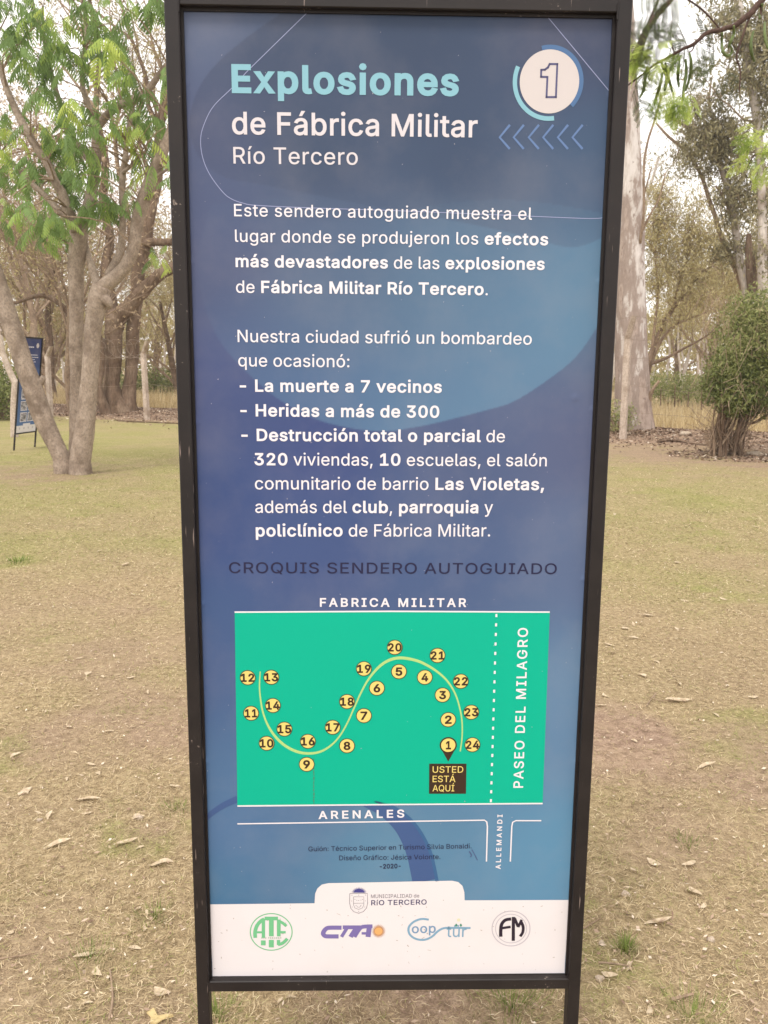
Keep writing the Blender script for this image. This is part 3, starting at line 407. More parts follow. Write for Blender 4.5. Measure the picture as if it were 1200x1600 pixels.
def front_print_veiled(x,z):
    soft=lambda pl_: np.mean([pip(P+np.array(o_),pl_) for o_ in ((-.001,-.0005),(.001,.0005),(.0005,-.001),(-.0005,.001),(0,0))],0)
    P=np.stack([x,z],1); out=np.zeros((len(P),3)); W=np.zeros(len(P))
    for u,c in zip(SU,SCOL):
        w_=1/(((P-u)**2).sum(1)+.004)**1.6; out+=w_[:,None]*c; W+=w_
    out/=W[:,None]
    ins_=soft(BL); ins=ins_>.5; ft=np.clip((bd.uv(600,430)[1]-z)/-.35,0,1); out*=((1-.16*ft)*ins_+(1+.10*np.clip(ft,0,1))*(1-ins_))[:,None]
    c0=bd.uv(640,292); rr=abs(bd.uv(640,673)[1]-c0[1]); rr2=bd.uv(936,505)-c0
    d=np.hypot(P[:,0]-c0[0],P[:,1]-c0[1]); u=(P-c0)/rr
    g=np.clip(.12+(-u[:,1]*.80+u[:,0]*.55),0,1)*(z<bd.uv(640,330)[1]+.02*np.sin(x*9)); g=np.clip(g,0,1)**1.1
    light=np.array(lin(112,160,204,k=1.52)); k=soft(CP)*(.04+.96*g)*.55
    k=k*(1-.65*ins_); out=out*(1-k[:,None])+light*k[:,None]
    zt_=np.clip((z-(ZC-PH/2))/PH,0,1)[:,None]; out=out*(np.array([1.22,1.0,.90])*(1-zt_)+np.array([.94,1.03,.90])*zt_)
    out*= (1+.05*(vn(x,z,.11,3)-.5))[:,None]
    return out
def bp(px,py,r,h): u=bd.uv(px,py); return (u[0],u[1],r,h)
bumps=[bp(a,b,.005,.0014) for a,b in ((288,128),(297,410),(307,660),(317,943),(322,1190),(953,150),(937,440),(927,640),(912,905),(901,1190))]+[bp(898,622,.006,.001)]
pan=panel(sign,ZC,.0026,front_print_veiled,bumps)
make_frame(sign,ZC)
WH=flat('print_white',(.72,.68,.72)); WHdim=flat('print_white_dimmed',(.60,.56,.59)); CY=flat('print_pale_cyan',lin(142,198,214)); NV=flat('print_navy',lin(32,32,72))  # upper lettering white is darkened for the weaker light up there
B,R,S='b','r','s'; wt={'b':20,'r':1,'s':12,'x':29,'m':4}
def T(runs,pl,pr,cap,col=WH,**k): return text(bd,pan,[(s_,wt[w_]) for s_,w_ in runs],pl,pr,cap,col,**k)
T([("Explosiones",'x')],(363,145.7),(716,150.5),45.5,CY)
T([("de Fábrica Militar",'s')],(363,210),(745.6,215),35.5,WHdim)
T([("Río Tercero",'m')],(365,255.7),(559,257.7),26,WHdim)
for runs,pl,pr in [
 ([("Este sendero autoguiado muestra el",'m')],(366,338),(831,343.6)),
 ([("lugar donde se produjeron los ",'m'),("efectos",B)],(367.5,378),(856,383.5)),
 ([("más devastadores",B),(" de las ",'m'),("explosiones",B)],(368.5,417.5),(850.5,422)),
 ([("de ",'m'),("Fábrica Militar Río Tercero",B),(".",'m')],(369,457.5),(762,461.5)),
 ([("Nuestra ciudad sufrió un bombardeo",'m')],(371.5,534.5),(830.5,538.6)),
 ([("que ocasionó:",'m')],(372.5,572.5),(546,574)),
 ([("- La muerte a 7 vecinos",B)],(375,612),(690,614)),
 ([("- Heridas a más de 300",B)],(376,650.5),(686,653)),
 ([("- Destrucción total o parcial",B),(" de",'m')],(377.5,689),(788.6,691)),
 ([("320",B),(" viviendas, ",'m'),("10",B),(" escuelas, el salón",'m')],(398,727),(854,728.6)),
 ([("comunitario de barrio ",'m'),("Las Violetas,",B)],(398.5,764.6),(849.6,766)),
 ([("además del ",'m'),("club",B),(", ",'m'),("parroquia",B),(" y",'m')],(399,801.3),(770,802)),
 ([("policlínico",B),(" de Fábrica Militar.",'m')],(400,838.4),(765.7,838.2))]:
    T(runs,pl,pr,19.3,WH)
T([("CROQUIS SENDERO AUTOGUIADO",'m')],(358,895.3),(869.5,897),17,NV,hmax=1.2)
T([("FABRICA MILITAR",B)],(500,948),(728,948.4),13.8,WH,hmax=1.0)
T([("ARENALES",B)],(498,1279.6),(631.6,1277.2),12.6,WH,hmax=1.05)
# map field
GR=flat('print_map_green',(.0,.385,.25),.5,.2); YE=flat('print_yellow',lin(250,226,130)); BRN=flat('print_dark_brown',lin(62,42,30)); RO=flat('print_road',lin(190,228,140))
mb=MB(); poly(bd,mb,[(366.7,956),(612,955),(859,956),(847.8,1255.5),(600,1258),(371,1259.5)],.0003); mapf=mb.build('map_field',GR,pan)
mb=MB(); pline(bd,mb,[(366.5,956.3),(612,955),(859,956.2)],2.4,.0006)
mb.build('street_line',WH,pan); mb=MB()
pline(bd,mb,[(371,1259.2),(600,1257),(847.8,1255.3)],2.4,.0006)
mb.build('street_line',WH,pan); mb=MB()
pline(bd,mb,[(371,1287),(757,1281.3),(760.5,1284),(761.5,1291),(760,1346)],2.1,.0006)
mb.build('street_line',WH,pan); mb=MB()
pline(bd,mb,[(845.6,1282),(806,1282),(801,1284.5),(799.6,1291),(797.3,1346)],2.1,.0006); mb.build('street_line',WH,pan)
mb=MB()
for i,yy in enumerate([178,241,305,369,432,496,559,622,685,747,809,871,933,994,1055,1115,1176,1237,1298,1358,1418]):
    t=i/20; x=775.5+(767-775.5)*t; y=920+yy/4.286; pline(bd,mb,[(x+.1,y-2.4),(x-.1,y+2.4)],3.0,.0006)
mb.build('dotted_line',WH,pan)
T([("PASEO DEL MILAGRO",'s')],(817.3,1230.5),(825,981),15.3,WH,rowdir=(-1,0),hmax=1.0)
T([("ALLEMANDI",B)],(782.2,1357.6),(785.3,1272.6),8.0,WH,rowdir=(-1,0),hmax=1.0)
rd=[(243,553),(238,650),(245,740),(262,830),(295,915),(345,990),(410,1050),(490,1090),(570,1102),(650,1088),(720,1045),(775,985),(825,900),(870,800),(915,700),(965,610),(1030,530),(1100,480),(1180,462)]
rd=[(350+a/4.286,920+b/4.286) for a,b in rd]+[(600+a/4.286,920+b/4.286) for a,b in [(210,478),(290,512),(370,565),(430,625),(480,710),(510,810),(523,900),(522,1000),(510,1088)]]
mb=MB(); pline(bd,mb,rd,3,.0005,6,wl=[1.8,2.4,3.0,4.4,4.7,3.6,2.6,2.4,2.8,4.2,4.8,4.2,3.2,2.4,2.2,2.0]); mb.build('road_line',RO,pan)
L_={12:(159,594),13:(317,591),14:(328,780),11:(182,832),15:(405,938),10:(286,1033),16:(562,1020),9:(554,1174),17:(728,926),8:(824,1050),18:(824,754),7:(937,848),19:(937,534),6:(1024,664)}
R_={20:(72,391),5:(100,553),4:(273,591),21:(358,445),22:(514,618),3:(392,710),2:(430,875),23:(584,825),1:(430,1046),24:(592,1043)}
mk={n:(350+a/4.286,920+b/4.286) for n,(a,b) in L_.items()}; mk.update({n:(600+a/4.286,920+b/4.286) for n,(a,b) in R_.items()})
pin=[(700.3-9.3,1173),(700.3,1189.8),(700.3+9.3,1173)]
mb=MB(); poly(bd,mb,pin,.0006); poly(bd,mb,[(670.6,1193),(728.8,1193),(728,1240),(670.2,1240)],.0006)
u=bd.uv(*mk[1]); r1=abs(bd.uv(mk[1][0]+13.4,mk[1][1])[0]-u[0]); disc(mb,u,r1,.0007); mb.build('location_pin',BRN,pan)
for n,p in mk.items():
    u=bd.uv(*p); r=abs(bd.uv(p[0]+11.9,p[1])[0]-u[0]); mb=MB(); disc(mb,u,r,.0008); o=mb.build('marker_disc',YE,pan)
    mb=MB(); disc(mb,u,r+.0005,.00095,36,r-.0008); mb.build('marker_outline',BRN,pan)
    w_=13.5 if n>9 else 6.6
    if n in (11,): w_=12
    if n==1: w_=4.6
    T([(str(n),'x')],(p[0]-w_*.78,p[1]+6.6),(p[0]+w_*.78,p[1]+6.5),13.0,BRN,off=.001,name='marker_number')
for s_,y,x1 in (("USTED",1230,530),("ESTÁ",1293,478),("AQUÍ",1355,470)): T([(s_,'m')],(600+325/4.286,920+y/4.286),(600+x1/4.286,920+y/4.286),10.0,YE,off=.0009)
mb=MB(); rg=random.Random(3)
y=1185.0
while y<1254:
    l=rg.uniform(2,6); pline(bd,mb,[(490.4+rg.uniform(-.4,.4),y),(490.1+rg.uniform(-.4,.4),y+l)],rg.uniform(.6,1.3),.0007); y+=l+rg.uniform(.3,2)
mb.build('crack',flat('crack_brown',(.10,.13,.07)),pan)
T([("Guión: Técnico Superior en Turismo Silvia Bonaldi.",'r')],(482,1330),(736.7,1325.2),7.4,NV)
T([("Diseño Gráfico: Jésica Volonte.",'r')],(530.6,1344),(688,1342),7.4,NV)
T([("-2020-",B)],(593.5,1357.2),(626,1356.3),7.2,NV)
mb=MB(); pline(bd,mb,[(737,1327),(741,1334),(746,1344)],1.3,.0006); pline(bd,mb,[(733,1330),(737,1336),(735,1339)],1.8,.0006); mb.build('scuff',flat('scuff_dark',(.06,.09,.2)),pan)
mb=MB(); pline(bd,mb,[(321,1280),(333,1269),(350,1258),(372,1248)],7,.00025,5,wl=[7,9,10,11]); mb.build('print_ring',flat('print_ring_blue',lin(70,98,150)),pan); mb=MB(); pline(bd,mb,[(572,1250),(604,1266),(632,1293),(652,1330),(664,1377)],30,.00025,6,wl=[22,26,30,36,40]); mb.build('print_ring',flat('print_ring_blue',lin(72,118,164)),pan)
mb=MB(); pline(bd,mb,[(585,1252),(620,1264),(650,1290),(672,1330),(683,1377)],5,.0003,6,wl=[3,5,5,5,5]); mb.build('print_ring',flat('print_ring_dark',lin(62,106,154)),pan)
# thin outline curves
TL=flat('print_thin_line',lin(165,172,212))
mb=MB(); pline(bd,mb,[(487,13),(485,15),(398,100),(384,114)],1.1,.0004,3)
pline(bd,mb,[(384,114),(363,137),(333,167),(318,197),(313.5,220),(317,247),(328,273),(348,300),(362,311),(380,317.5),(402,321),(490,325),(640,330),(831,338),(925.5,341.5),(946,338.3)],1.1,.0004,6)
pline(bd,mb,[(851,21),(956.5,148)],1.1,.0004); mb.build('outline_curve',TL,pan)
# number badge
q=lambda a,b:(780+a/8,60+b/8)
cu=bd.uv(*q(628,541)); rv=abs(bd.uv(*q(628,140))[1]-bd.uv(*q(628,942))[1])/2; ru=abs(bd.uv(*q(257,541))[0]-bd.uv(*q(1000,541))[0])/2; rb=(rv+ru)/2
mb=MB(); disc(mb,cu,rb,.0004,72); mb.build('number_disc',flat('print_cream',(.55,.50,.49)),pan)
mb=MB(); disc(mb,cu,rb*1.145,.0005,40,rb,math.radians(-44),math.radians(106)); mb.build('badge_arc',flat('print_mid_blue',lin(80,118,166)),pan)
mb=MB(); disc(mb,cu,rb*1.235,.0005,40,rb*1.09,math.radians(157),math.radians(280)); mb.build('badge_arc',CY,pan)
mb=MB(); P=[(630,322),(725,322),(708,735),(590,735),(602,484),(522,482),(525,395),(570,392),(608,365),(630,322)]
for a,b in zip(P[:-1],P[1:]):
    a=np.array(a,float);b=np.array(b,float); e=(b-a)/np.linalg.norm(b-a)*11; pline(bd,mb,[q(*(a-e)),q(*(b+e))],3.0,.0007)
mb.build('badge_numeral',flat('print_slate',lin(92,90,132)),pan)
mb=MB()
for x in (5,180,368,548,732,915):
    pline(bd,mb,[q(x+128,1240-158),q(x,1238),q(x+126,1238+145)],3.6,.0005)
mb.build('chevrons',flat('print_chevron',lin(104,134,184)),pan)
# white footer with raised tab
tabp=[(322,1413),(491.5,1411.2),(492.5,1396),(496,1388),(503,1382),(513,1379.8),(560,1379),(640,1377.2),(706,1376),(716,1378),(722.5,1384),(725.5,1394),(726,1406.6),(892,1406)]
mb=MB(); poly(bd,mb,tabp+[(886.5,1520.2),(884.5,1520.2),(600,1523),(327,1525.2)],.0003); foot=mb.build('footer_print',M['whitevinyl'],pan)
o=.0006
T([("MUNICIPALIDAD de",'r')],(579.7,1403),(655,1402),5.6,flat('print_grey',lin(130,122,135)))
T([("RíO TERCERO",'s')],(580,1414.3),(666.6,1413),8.0,flat('print_greyviolet',lin(84,78,118)))
c5=lambda a,b:(540+a/8.571,1370+b/8.571)
mb=MB(); sh=[(56,222),(292,218),(296,350),(280,415),(240,462),(175,486),(110,465),(70,420),(54,350),(56,222)]
pline(bd,mb,[c5(*p) for p in sh],.8,.0006); pline(bd,mb,[c5(*p) for p in [(106,265),(244,265),(244,375),(225,415),(175,435),(125,415),(106,375),(106,265)]],.6,.0006); pline(bd,mb,[c5(108,352),c5(244,350)],.6,.0006)
for a,b in ((85,245),(175,243),(268,243),(82,322),(265,320),(90,402),(258,402),(175,460),(140,382),(205,382),(150,312),(205,310),(175,314),(125,300),(228,300)):
    u=bd.uv(*c5(a,b)); disc(mb,u,.0008,.0006,6)
pline(bd,mb,[c5(150,385),c5(160,405),c5(190,405),c5(202,385)],.5,.0006); mb.build('crest',flat('print_grey',None),pan)
mb=MB(); P=[]
for i in range(27):
    a=PI*i/26; r=105 if i%2==0 else 66
    if i in(0,26): r=100
    P.append(c5(180-math.cos(a)*r,210-math.sin(a)*r*.72))
poly(bd,mb,P,.0006); mb.build('crest_sun',flat('print_indigo',lin(78,76,150)),pan)
cl=lambda a,b:(380+a/5,1415+b/5)
def strokes(name,col,lst,cv,s):
    mb=MB()
    for k,(P,w_) in enumerate(lst): pline(bd,mb,[cv(*p) for p in P],w_/s*((1.5 if name=='workers_logo' else 1.0 if name=='factory_logo' else 1.3) if w_>9 else 1),.0006+k*.00002,4 if len(P)>2 else 0)
    return mb.build(name,col,pan)
GRN=flat('print_leaf_green',lin(122,205,150))
ring=[(219+math.cos(a)*163,204+math.sin(a)*143) for a in np.linspace(0,2*PI,41)]
strokes('union_logo',GRN,[(ring,8),([(95,250),(93,205),(108,155),(140,118),(165,104)],22),([(158,100),(158,250)],20),([(108,207),(150,207)],14),
 ([(168,99),(272,99)],24),([(220,108),(220,238)],28),([(278,108),(278,238)],22),([(268,116),(305,132),(338,158)],18),([(285,206),(332,206)],16),
 ([(157,270),(157,308)],28),([(220,266),(220,324)],30),([(276,266),(276,306)],20),([(272,302),(310,290),(345,256)],20)],cl,5)
T([("RIO TERCERO",'s')],cl(142,257),cl(297,257),2.2,flat('print_leaf_green2',lin(120,160,120)))
VI=flat('print_violet',lin(132,118,182))
strokes('workers_logo',VI,[([(768,171),(680,171),(650,178),(630,200),(625,220),(640,236),(670,239),(745,239)],24),([(778,168),(915,168)],22),([(812,172),(768,243)],18),([(885,172),(838,243)],24),
 ([(868,243),(905,185),(935,164),(1010,160)],22),([(985,165),(975,243)],26),([(925,215),(980,215)],14)],cl,5)
mb=MB(); P=[]
for i in range(56):
    a=2*PI*i/56; r=56 if i%2==0 else 34; P.append(cl(1058+math.cos(a)*r,197+math.sin(a)*r))
poly(bd,mb,P,.0009); mb.build('logo_sun',flat('print_orange',lin(214,160,116)),pan)
mb=MB(); disc(mb,bd.uv(*cl(1058,197)),.0075,.0011,20); mb.build('logo_sun_face',flat('print_pale_orange',lin(250,188,120)),pan)
cc=lambda a,b:(600+a/3.75,1370+b/3.75)
LB=flat('print_light_blue',lin(138,180,208))
strokes('cooperative_logo',LB,[([(262,250),(220,246),(175,262),(145,295),(150,335),(185,362),(235,368),(280,350),(315,318),(350,300),(400,298),(507,299)],10)],cc,3.75)
T([("oop",'s')],cc(163,330),cc(303,327),12.6*1.15,flat('print_steel_blue',lin(130,165,200)))
T([("tür",'m')],cc(366,352),cc(482,352),19*.95,LB)
mb=MB()
for a in (423,450): poly(bd,mb,[cc(a-8,282),cc(a,272),cc(a+8,282),cc(a,292)],.0008)
mb.build('logo_dots',flat('print_teal',lin(70,150,120)),pan)
mb=MB(); disc(mb,bd.uv(*cc(437,252)),.0034,.0006,14); mb.build('logo_sun_dot',flat('print_pale_yellow',lin(240,236,200)),pan)
DK=flat('print_black_violet',lin(44,32,52)); fm=lambda a,b:(a,b)
strokes('factory_logo',DK,[([(745,246),(712,252),(690,275),(684,310),(684,350)],20),([(690,300),(742,292)],16),([(758,234),(757,374)],19),([(764,240),(786,292)],17),([(786,294),(806,250)],15),([(803,262),(815,292),(812,325),(797,348)],17)],cc,3.75)
strokes('logo_ring',flat('print_pale_grey',lin(206,198,208)),[([(744+math.cos(a)*111,302+math.sin(a)*102) for a in np.linspace(0,2*PI,41)],5.5),([(744+math.cos(a)*91,302+math.sin(a)*84) for a in np.linspace(0,2*PI,41)],4)],cc,3.75)
mb=MB(); rg=random.Random(9)      # scratches and fly specks
for i in range(60):
    x=rg.uniform(332,880); y=rg.uniform(1412,1518); l=rg.uniform(.8,3.2)*(3 if i%13==0 else 1); a=rg.uniform(0,PI); pline(bd,mb,[(x,y),(x+math.cos(a)*l,y+math.sin(a)*l)],rg.uniform(.5,1.2),.0005)
mb.build('specks',flat('speck_brown',(.36,.30,.27)),pan)
mb=MB()
for i in range(70):
    x=rg.uniform(320,900); y=rg.uniform(60,1370); l=rg.uniform(.6,2.0); a=rg.uniform(0,PI); pline(bd,mb,[(x,y),(x+math.cos(a)*l,y+math.sin(a)*l)],rg.uniform(.4,.9),.0004)
mb.build('dust_specks',flat('speck_pale',(.42,.40,.45)),pan)

# ---- the second sign, far left
A2=gp(21.5,704); B2=gp(57.5,698); dx=(B2-A2); L2=math.hypot(dx.x,dx.y); ya=math.atan2(dx.y,dx.x)
W2=PW+ST; e2=Vector((math.cos(ya),math.sin(ya),0)); c2=A2+e2*(W2/2)
s2=empty('info_sign',(c2.x,c2.y,A2.z),ya); bpy.context.view_layer.update()
s2.rotation_euler=(math.radians(8),0,ya); bpy.context.view_layer.update()
tag(s2,'distant blue information sign on two thin legs, half hidden behind the leaning trunk','information sign')
bd2=Board(s2); bd2.Mi=s2.matrix_world.inverted()
ZC2=2.08-PH/2-ST
def back_print(x,z):
    f=(z-(ZC2-PH/2))/PH; a=np.array(lin(86,122,176)); b=np.array(lin(54,66,118)); t=np.clip((f-.1)/.8,0,1)[:,None]; out=a*(1-t)+b*t
    d=np.hypot(x-.02,z-(ZC2+.36)); k=((d<.36)&(z<ZC2+.36))[:,None]*.55*np.clip((ZC2+.36-z)/.3,0,1)[:,None]; return out*(1-k)+np.array(lin(100,140,188))*k
pan2=panel(s2,ZC2,.012,back_print,[]); make_frame(s2,ZC2)
vz=lambda f:ZC2+PH/2-PH*f
def rect(mb,x0,x1,z0,z1,off=.0008): mb.add([(x0,-off,z0),(x1,-off,z0),(x1,-off,z1),(x0,-off,z1)],[(0,1,2,3)])
mb=MB(); rect(mb,-PW/2,PW/2,vz(1),vz(.925)); rect(mb,-.11,.14,vz(.926),vz(.905)); mb.build('footer_print',M['whitevinyl'],pan2)
mb=MB(); disc(mb,(.22,vz(.075)),.047,.0008,24); mb.build('number_disc',flat('print_cream',None),pan2)
rg=random.Random(5); mb=MB()
def words(x0,x1,z,h):
    x=x0
    while x<x1:
        l=min(rg.uniform(.03,.075),x1-x); rect(mb,x,x+l,z-h/2,z+h/2); x+=l+.012
words(-.26,.09,vz(.093),.020)
for f,xe in ((.175,.24),(.20,.26),(.224,.15),(.248,.19),(.272,.14),(.32,.20),(.344,.12),(.368,.16)): words(-.20,xe,vz(f),.012)
mb.build('lettering',WH,pan2)
mbw=MB();mbd=MB()
for r_,(f0,f1) in enumerate(((.535,.645),(.665,.765),(.785,.885))):
    for c_,(x0,x1) in enumerate(((-.225,-.005),(.03,.25))):
        rect(mbw,x0,x1,vz(f1),vz(f0),.0008); rect(mbd,x0+.012,x1-.012,vz(f1)+.012,vz(f0)-.012,.0012)
mbw.build('photo_border',WH,pan2)
m=N('grey_photo_print'); vv=m.pos(); cph=m.ramp(m.noise(vv,14,4,.7),[(.38,(.05,.05,.06)),(.5,(.22,.21,.24)),(.62,(.6,.57,.6))]); M['photo']=m.pbr(cph,.4,.4)
mbd.build('photo_print',M['photo'],pan2)
mb=MB(); 
for x in (-.22,-.07,.08,.23): disc(mb,(x,vz(.955)),.022,.0012,10)
mb.build('footer_logos',flat('print_pale_grey',None),pan2)
# ------------------------------------------------------------------ ground
rng=np.random.default_rng(11); RG=random.Random(21)
ys=np.concatenate([np.linspace(-12,.8,40),np.geomspace(.85,45,330),np.geomspace(47,900,40)])
cols=np.linspace(-1,1,260); cols=np.sign(cols)*np.abs(cols)**1.15
wid=np.maximum(12-.0*ys,0)*0+np.where(ys<.85,3+np.abs(ys-.85)*2,0); wid=np.where(ys>=.85,3+1.15*(ys-.85),wid)
XX=cols[None,:]*wid[:,None]; YY=np.repeat(ys[:,None],len(cols),1); ZZ=height(XX,YY)
V=np.stack([XX,YY,ZZ],-1).reshape(-1,3); ny,nx=XX.shape; idx=np.arange(nx*ny).reshape(ny,nx)
f=np.stack([idx[:-1,:-1],idx[:-1,1:],idx[1:,1:],idx[1:,:-1]],-1).reshape(-1,4)
me=bpy.data.meshes.new('ground'); me.vertices.add(len(V)); me.vertices.foreach_set('co',V.reshape(-1).astype(np.float32))
me.loops.add(f.size); me.loops.foreach_set('vertex_index',f.reshape(-1).astype(np.int32)); me.polygons.add(len(f)); me.polygons.foreach_set('loop_start',(np.arange(len(f))*4).astype(np.int32))
me.update(calc_edges=True); me.polygons.foreach_set('use_smooth',[True]*len(f)); me.materials.append(M['ground'])
for nm,fn in (('green',green_mask),('dirt',dirt_mask)):
    a=me.attributes.new(nm,'FLOAT','POINT'); a.data.foreach_set('value',fn(V[:,0],V[:,1]).astype(np.float32))
tag(link(me,'ground'),kind='structure')

def blades(n,y0,y1,spread,Lr,Wr,lift,name,mat,tintfn,maxw=3.0,keep=None,step=.5):
    Y=y0*(y1/y0)**rng.random(n); X=(rng.random(n)*2-1)*(spread*Y+.7)
    if keep is not None: k=keep(X,Y); X,Y=X[k],Y[k]; n=len(X)
    L=rng.uniform(*Lr,n)*np.clip(Y/5,1,1.6); W=rng.uniform(*Wr,n)*np.clip(Y/2.6,1,maxw)
    a=rng.random(n)*2*PI; el=np.abs(rng.normal(0,lift,n)); z=height(X,Y)+.002+rng.random(n)*.006
    d=np.stack([np.cos(a)*np.cos(el),np.sin(a)*np.cos(el),np.sin(el)],1); s=np.stack([-np.sin(a),np.cos(a),rng.normal(0,.35,n)],1); s/=np.linalg.norm(s,axis=1)[:,None]
    P=np.stack([X,Y,z],1); cur=rng.normal(0,.18,n)[:,None]*L[:,None]*s; mid=P+d*L[:,None]*.5+cur; tip=P+d*L[:,None]; tip[:,2]-=L*.12*np.sin(el)
    w=s*W[:,None]/2
    V1=np.stack([P-w,P+w,mid+w*.9,mid-w*.9],1); V2=np.stack([mid-w*.9,mid+w*.9,tip+w*.15,tip-w*.15],1)
    t=tintfn(X,Y,n); return fast_mesh(name,np.concatenate([V1,V2]),4,np.concatenate([t,t]),mat)
def btint(X,Y,n):
    g=green_mask(X,Y); t=np.clip(rng.normal(.46,.15,n),0,.72); u=rng.random(n); k=u<.06+g*.8; t[k]=rng.uniform(.76,1,k.sum()); return t
kp=lambda X,Y: rng.random(len(X))<np.clip(1-.80*dirt_mask(X,Y),0,1)*np.clip(.35+1.3*fbm(X,Y,.18,31),0,1)
tag(link(blades(370000,1.3,15,.60,(.009,.031),(.0008,.0019),.32,'dry_grass',M['blade'],btint,keep=kp),'dry_grass'),
    'short dry straw coloured grass covering the lawn around the sign','grass',kind='stuff')
# low litter flakes on lawn and, denser, on the bare strip under the fence
def flakes(n,X,Y,Lr,Wr):
    C=np.stack([X,Y,height(X,Y)+.006+rng.random(n)*.01],1); return quads(rng,C,rng.uniform(*Lr,n),rng.uniform(*Wr,n),0,.8)
n=9000; Y=1.25*(17/1.25)**rng.random(n); X=(rng.random(n)*2-1)*(.62*Y+.7)
Q=flakes(n,X,Y,(.008,.02),(.004,.009)); Q[:,:,:]=Q
t1=np.clip(rng.normal(.72,.2,n),0,1)
n2=42000; s=rng.normal(1.5,1.5,n2); a=rng.uniform(-12,24,n2); X2=F0[0]+FD[0]*a+FN[0]*s; Y2=F0[1]+FD[1]*a+FN[1]*s
bx=[(gp(988,680),.9,900,.07),(gp(1135,713),.9,900,.06),(gp(190,645),2.2,900,.1)]  # extra flakes ringed round three bases, standing in for contact shade
for (p_,r_,n_,l_) in bx:
    a_=rng.random(n_)*2*PI; d_=r_*(.25+.75*rng.random(n_)**.7)*1.2; X2=np.append(X2,p_.x+np.cos(a_)*d_); Y2=np.append(Y2,p_.y+np.sin(a_)*d_)
n2=len(X2); Q2=flakes(n2,X2,Y2,(.04,.12),(.02,.05)); t2=np.clip(rng.normal(.42,.30,n2),0,1)
tag(link(fast_mesh('leaf_litter',np.concatenate([Q,Q2]),4,np.concatenate([t1,t2]),M['litter']),'leaf_litter'),'scattered brown leaf litter and bark crumbs on lawn and bare soil','leaf litter',kind='stuff')
# tall dry grass beyond the fence
n=46000; s=3.4+np.abs(rng.normal(0,1,n))*7; a=rng.uniform(-26,45,n); X=F0[0]+FD[0]*a+FN[0]*s; Y=F0[1]+FD[1]*a+FN[1]*s
k=fbm(X,Y,2.2,40)>.33; X,Y=X[k],Y[k]; n=len(X)
hh=rng.uniform(.25,.62,n)*(.6+.8*fbm(X,Y,3,41)); P=np.stack([X,Y,height(X,Y)-.02],1); ln=rng.normal(0,.28,(n,2)); T_=P+np.stack([ln[:,0]*hh,ln[:,1]*hh,hh],1)
wv=np.stack([np.cos(b:=rng.random(n)*PI),np.sin(b),0*b],1)*.011; V=np.stack([P-wv,P+wv,T_+wv*.3,T_-wv*.3],1)
tag(link(fast_mesh('tall_dry_grass',V,4,np.clip(rng.normal(.5,.25,n),0,1),M['tallgrass']),'tall_dry_grass'),'tall golden dry grass growing beyond the wire fence','grass',kind='stuff')

# ------------------------------------------------------------------ fallen leaves, sticks, stones on the lawn
def leaf_mesh(name,L,W,curl,mat,seed,lobes=0):
    r=random.Random(seed); n=9; mb=MB(); Vv=[];
    for i in range(n):
        u=i/(n-1); w_=W/2*math.sin(PI*min(.98,max(.03,u)))**.75*(1+lobes*math.sin(u*19+seed)); z=curl*L*(u-.35)**2*2+.02*L*math.sin(u*7+seed)+.02; b=W*.5*math.sin(u*2.6+seed*1.7)
        x=(u-.5)*L
        Vv+=[(x,b-w_,z+w_*.55),(x,b,z-.001),(x,b+w_,z+w_*.45)]
    f=[];
    for i in range(n-1):
        f+=[(3*i,3*i+3,3*i+4,3*i+1),(3*i+1,3*i+4,3*i+5,3*i+2)]
    mb.add(Vv,f,[.25+.5*r.random() for _ in Vv]); return mb.mesh(name,mat,True)
LM=[leaf_mesh('fallen_leaf',1,w_,c_,M['dryleaf'],i) for i,(w_,c_) in enumerate(((.42,.12),(.30,.10),(.55,.08),(.36,-.10),(.24,.16)))]
def fallen(px,py,lpx,az,kind,label,group='dry leaves fallen on the lawn'):
    p=gp(px,py); L=lpx/F*math.hypot(p.x,p.y,EYE)*1.25; o=link(LM[kind],'fallen_leaf',loc=(p.x,p.y,p.z+.004)); o.rotation_euler=(RG.uniform(-.2,.2),RG.uniform(-.2,.2),math.radians(az)); o.scale=(L,L,L)
    tag(o,label,'leaf',group); return o
GEN='small curled pale dry leaf lying among the straw of the lawn'
for k,(x,y,l) in enumerate([(25,1183,14),(143,1196,12),(157,1210,10),(105,1218,10),(136,1272,12),(80,1276,14),(60,1272,10),(217,1281,14),(218,1326,10),(173,1326,9),(191,1352,8),(273,1230,12),(214,1422,9),(230,1428,11),(275,1428,9),
 (224,1454,9),(108,1462,10),(14,1459,9),(210,1483,15),(82,1473,14),(136,1572,12),(105,1579,9),(455,1563,11),(437,1566,11),(405,1593,11),(1010,964,15),(990,977,10),(979,983,12),(1057,984,11),(1091,983,9),(990,999,13),(952,1009,13),(958,1021,9),(1025,1035,9),(1085,1035,9),
 (946,1088,9),(939,1104,14),(1176,1090,11),(1118,1118,11),(1025,1133,9),(990,1160,9),(1193,1266,8),(991,1361,9),(957,1376,10),(963,1414,14),(1097,1417,12),(1189,1411,11),(1195,1430,10),(984,1511,16),(1130,1524,10),(1011,1580,14),
 (45,819,6),(195,883,12),(228,915,12),(155,862,10),(205,930,10),(125,1030,9),(140,1055,11),(160,1058,10),(232,1083,10),(205,1060,10),(120,1105,9),(30,1107,8),(72,1112,8),(170,1145,12),(110,1137,10),(278,990,8),(1060,880,10),(960,804,10),(1180,824,8),(1130,937,9),(1070,940,10),(1170,908,6),
 (330,0,0)][:-1]):
    fallen(x,y,l,RG.uniform(0,360),k%5,GEN)
fallen(136,1254,32,-5,4,'long thin pale curled leaf on the lawn at left, above two smaller ones','dry leaves fallen on the lawn')
fallen(197,1319,26,50,1,'long tan leaf lying slanted on the lawn beside the left post of the sign')
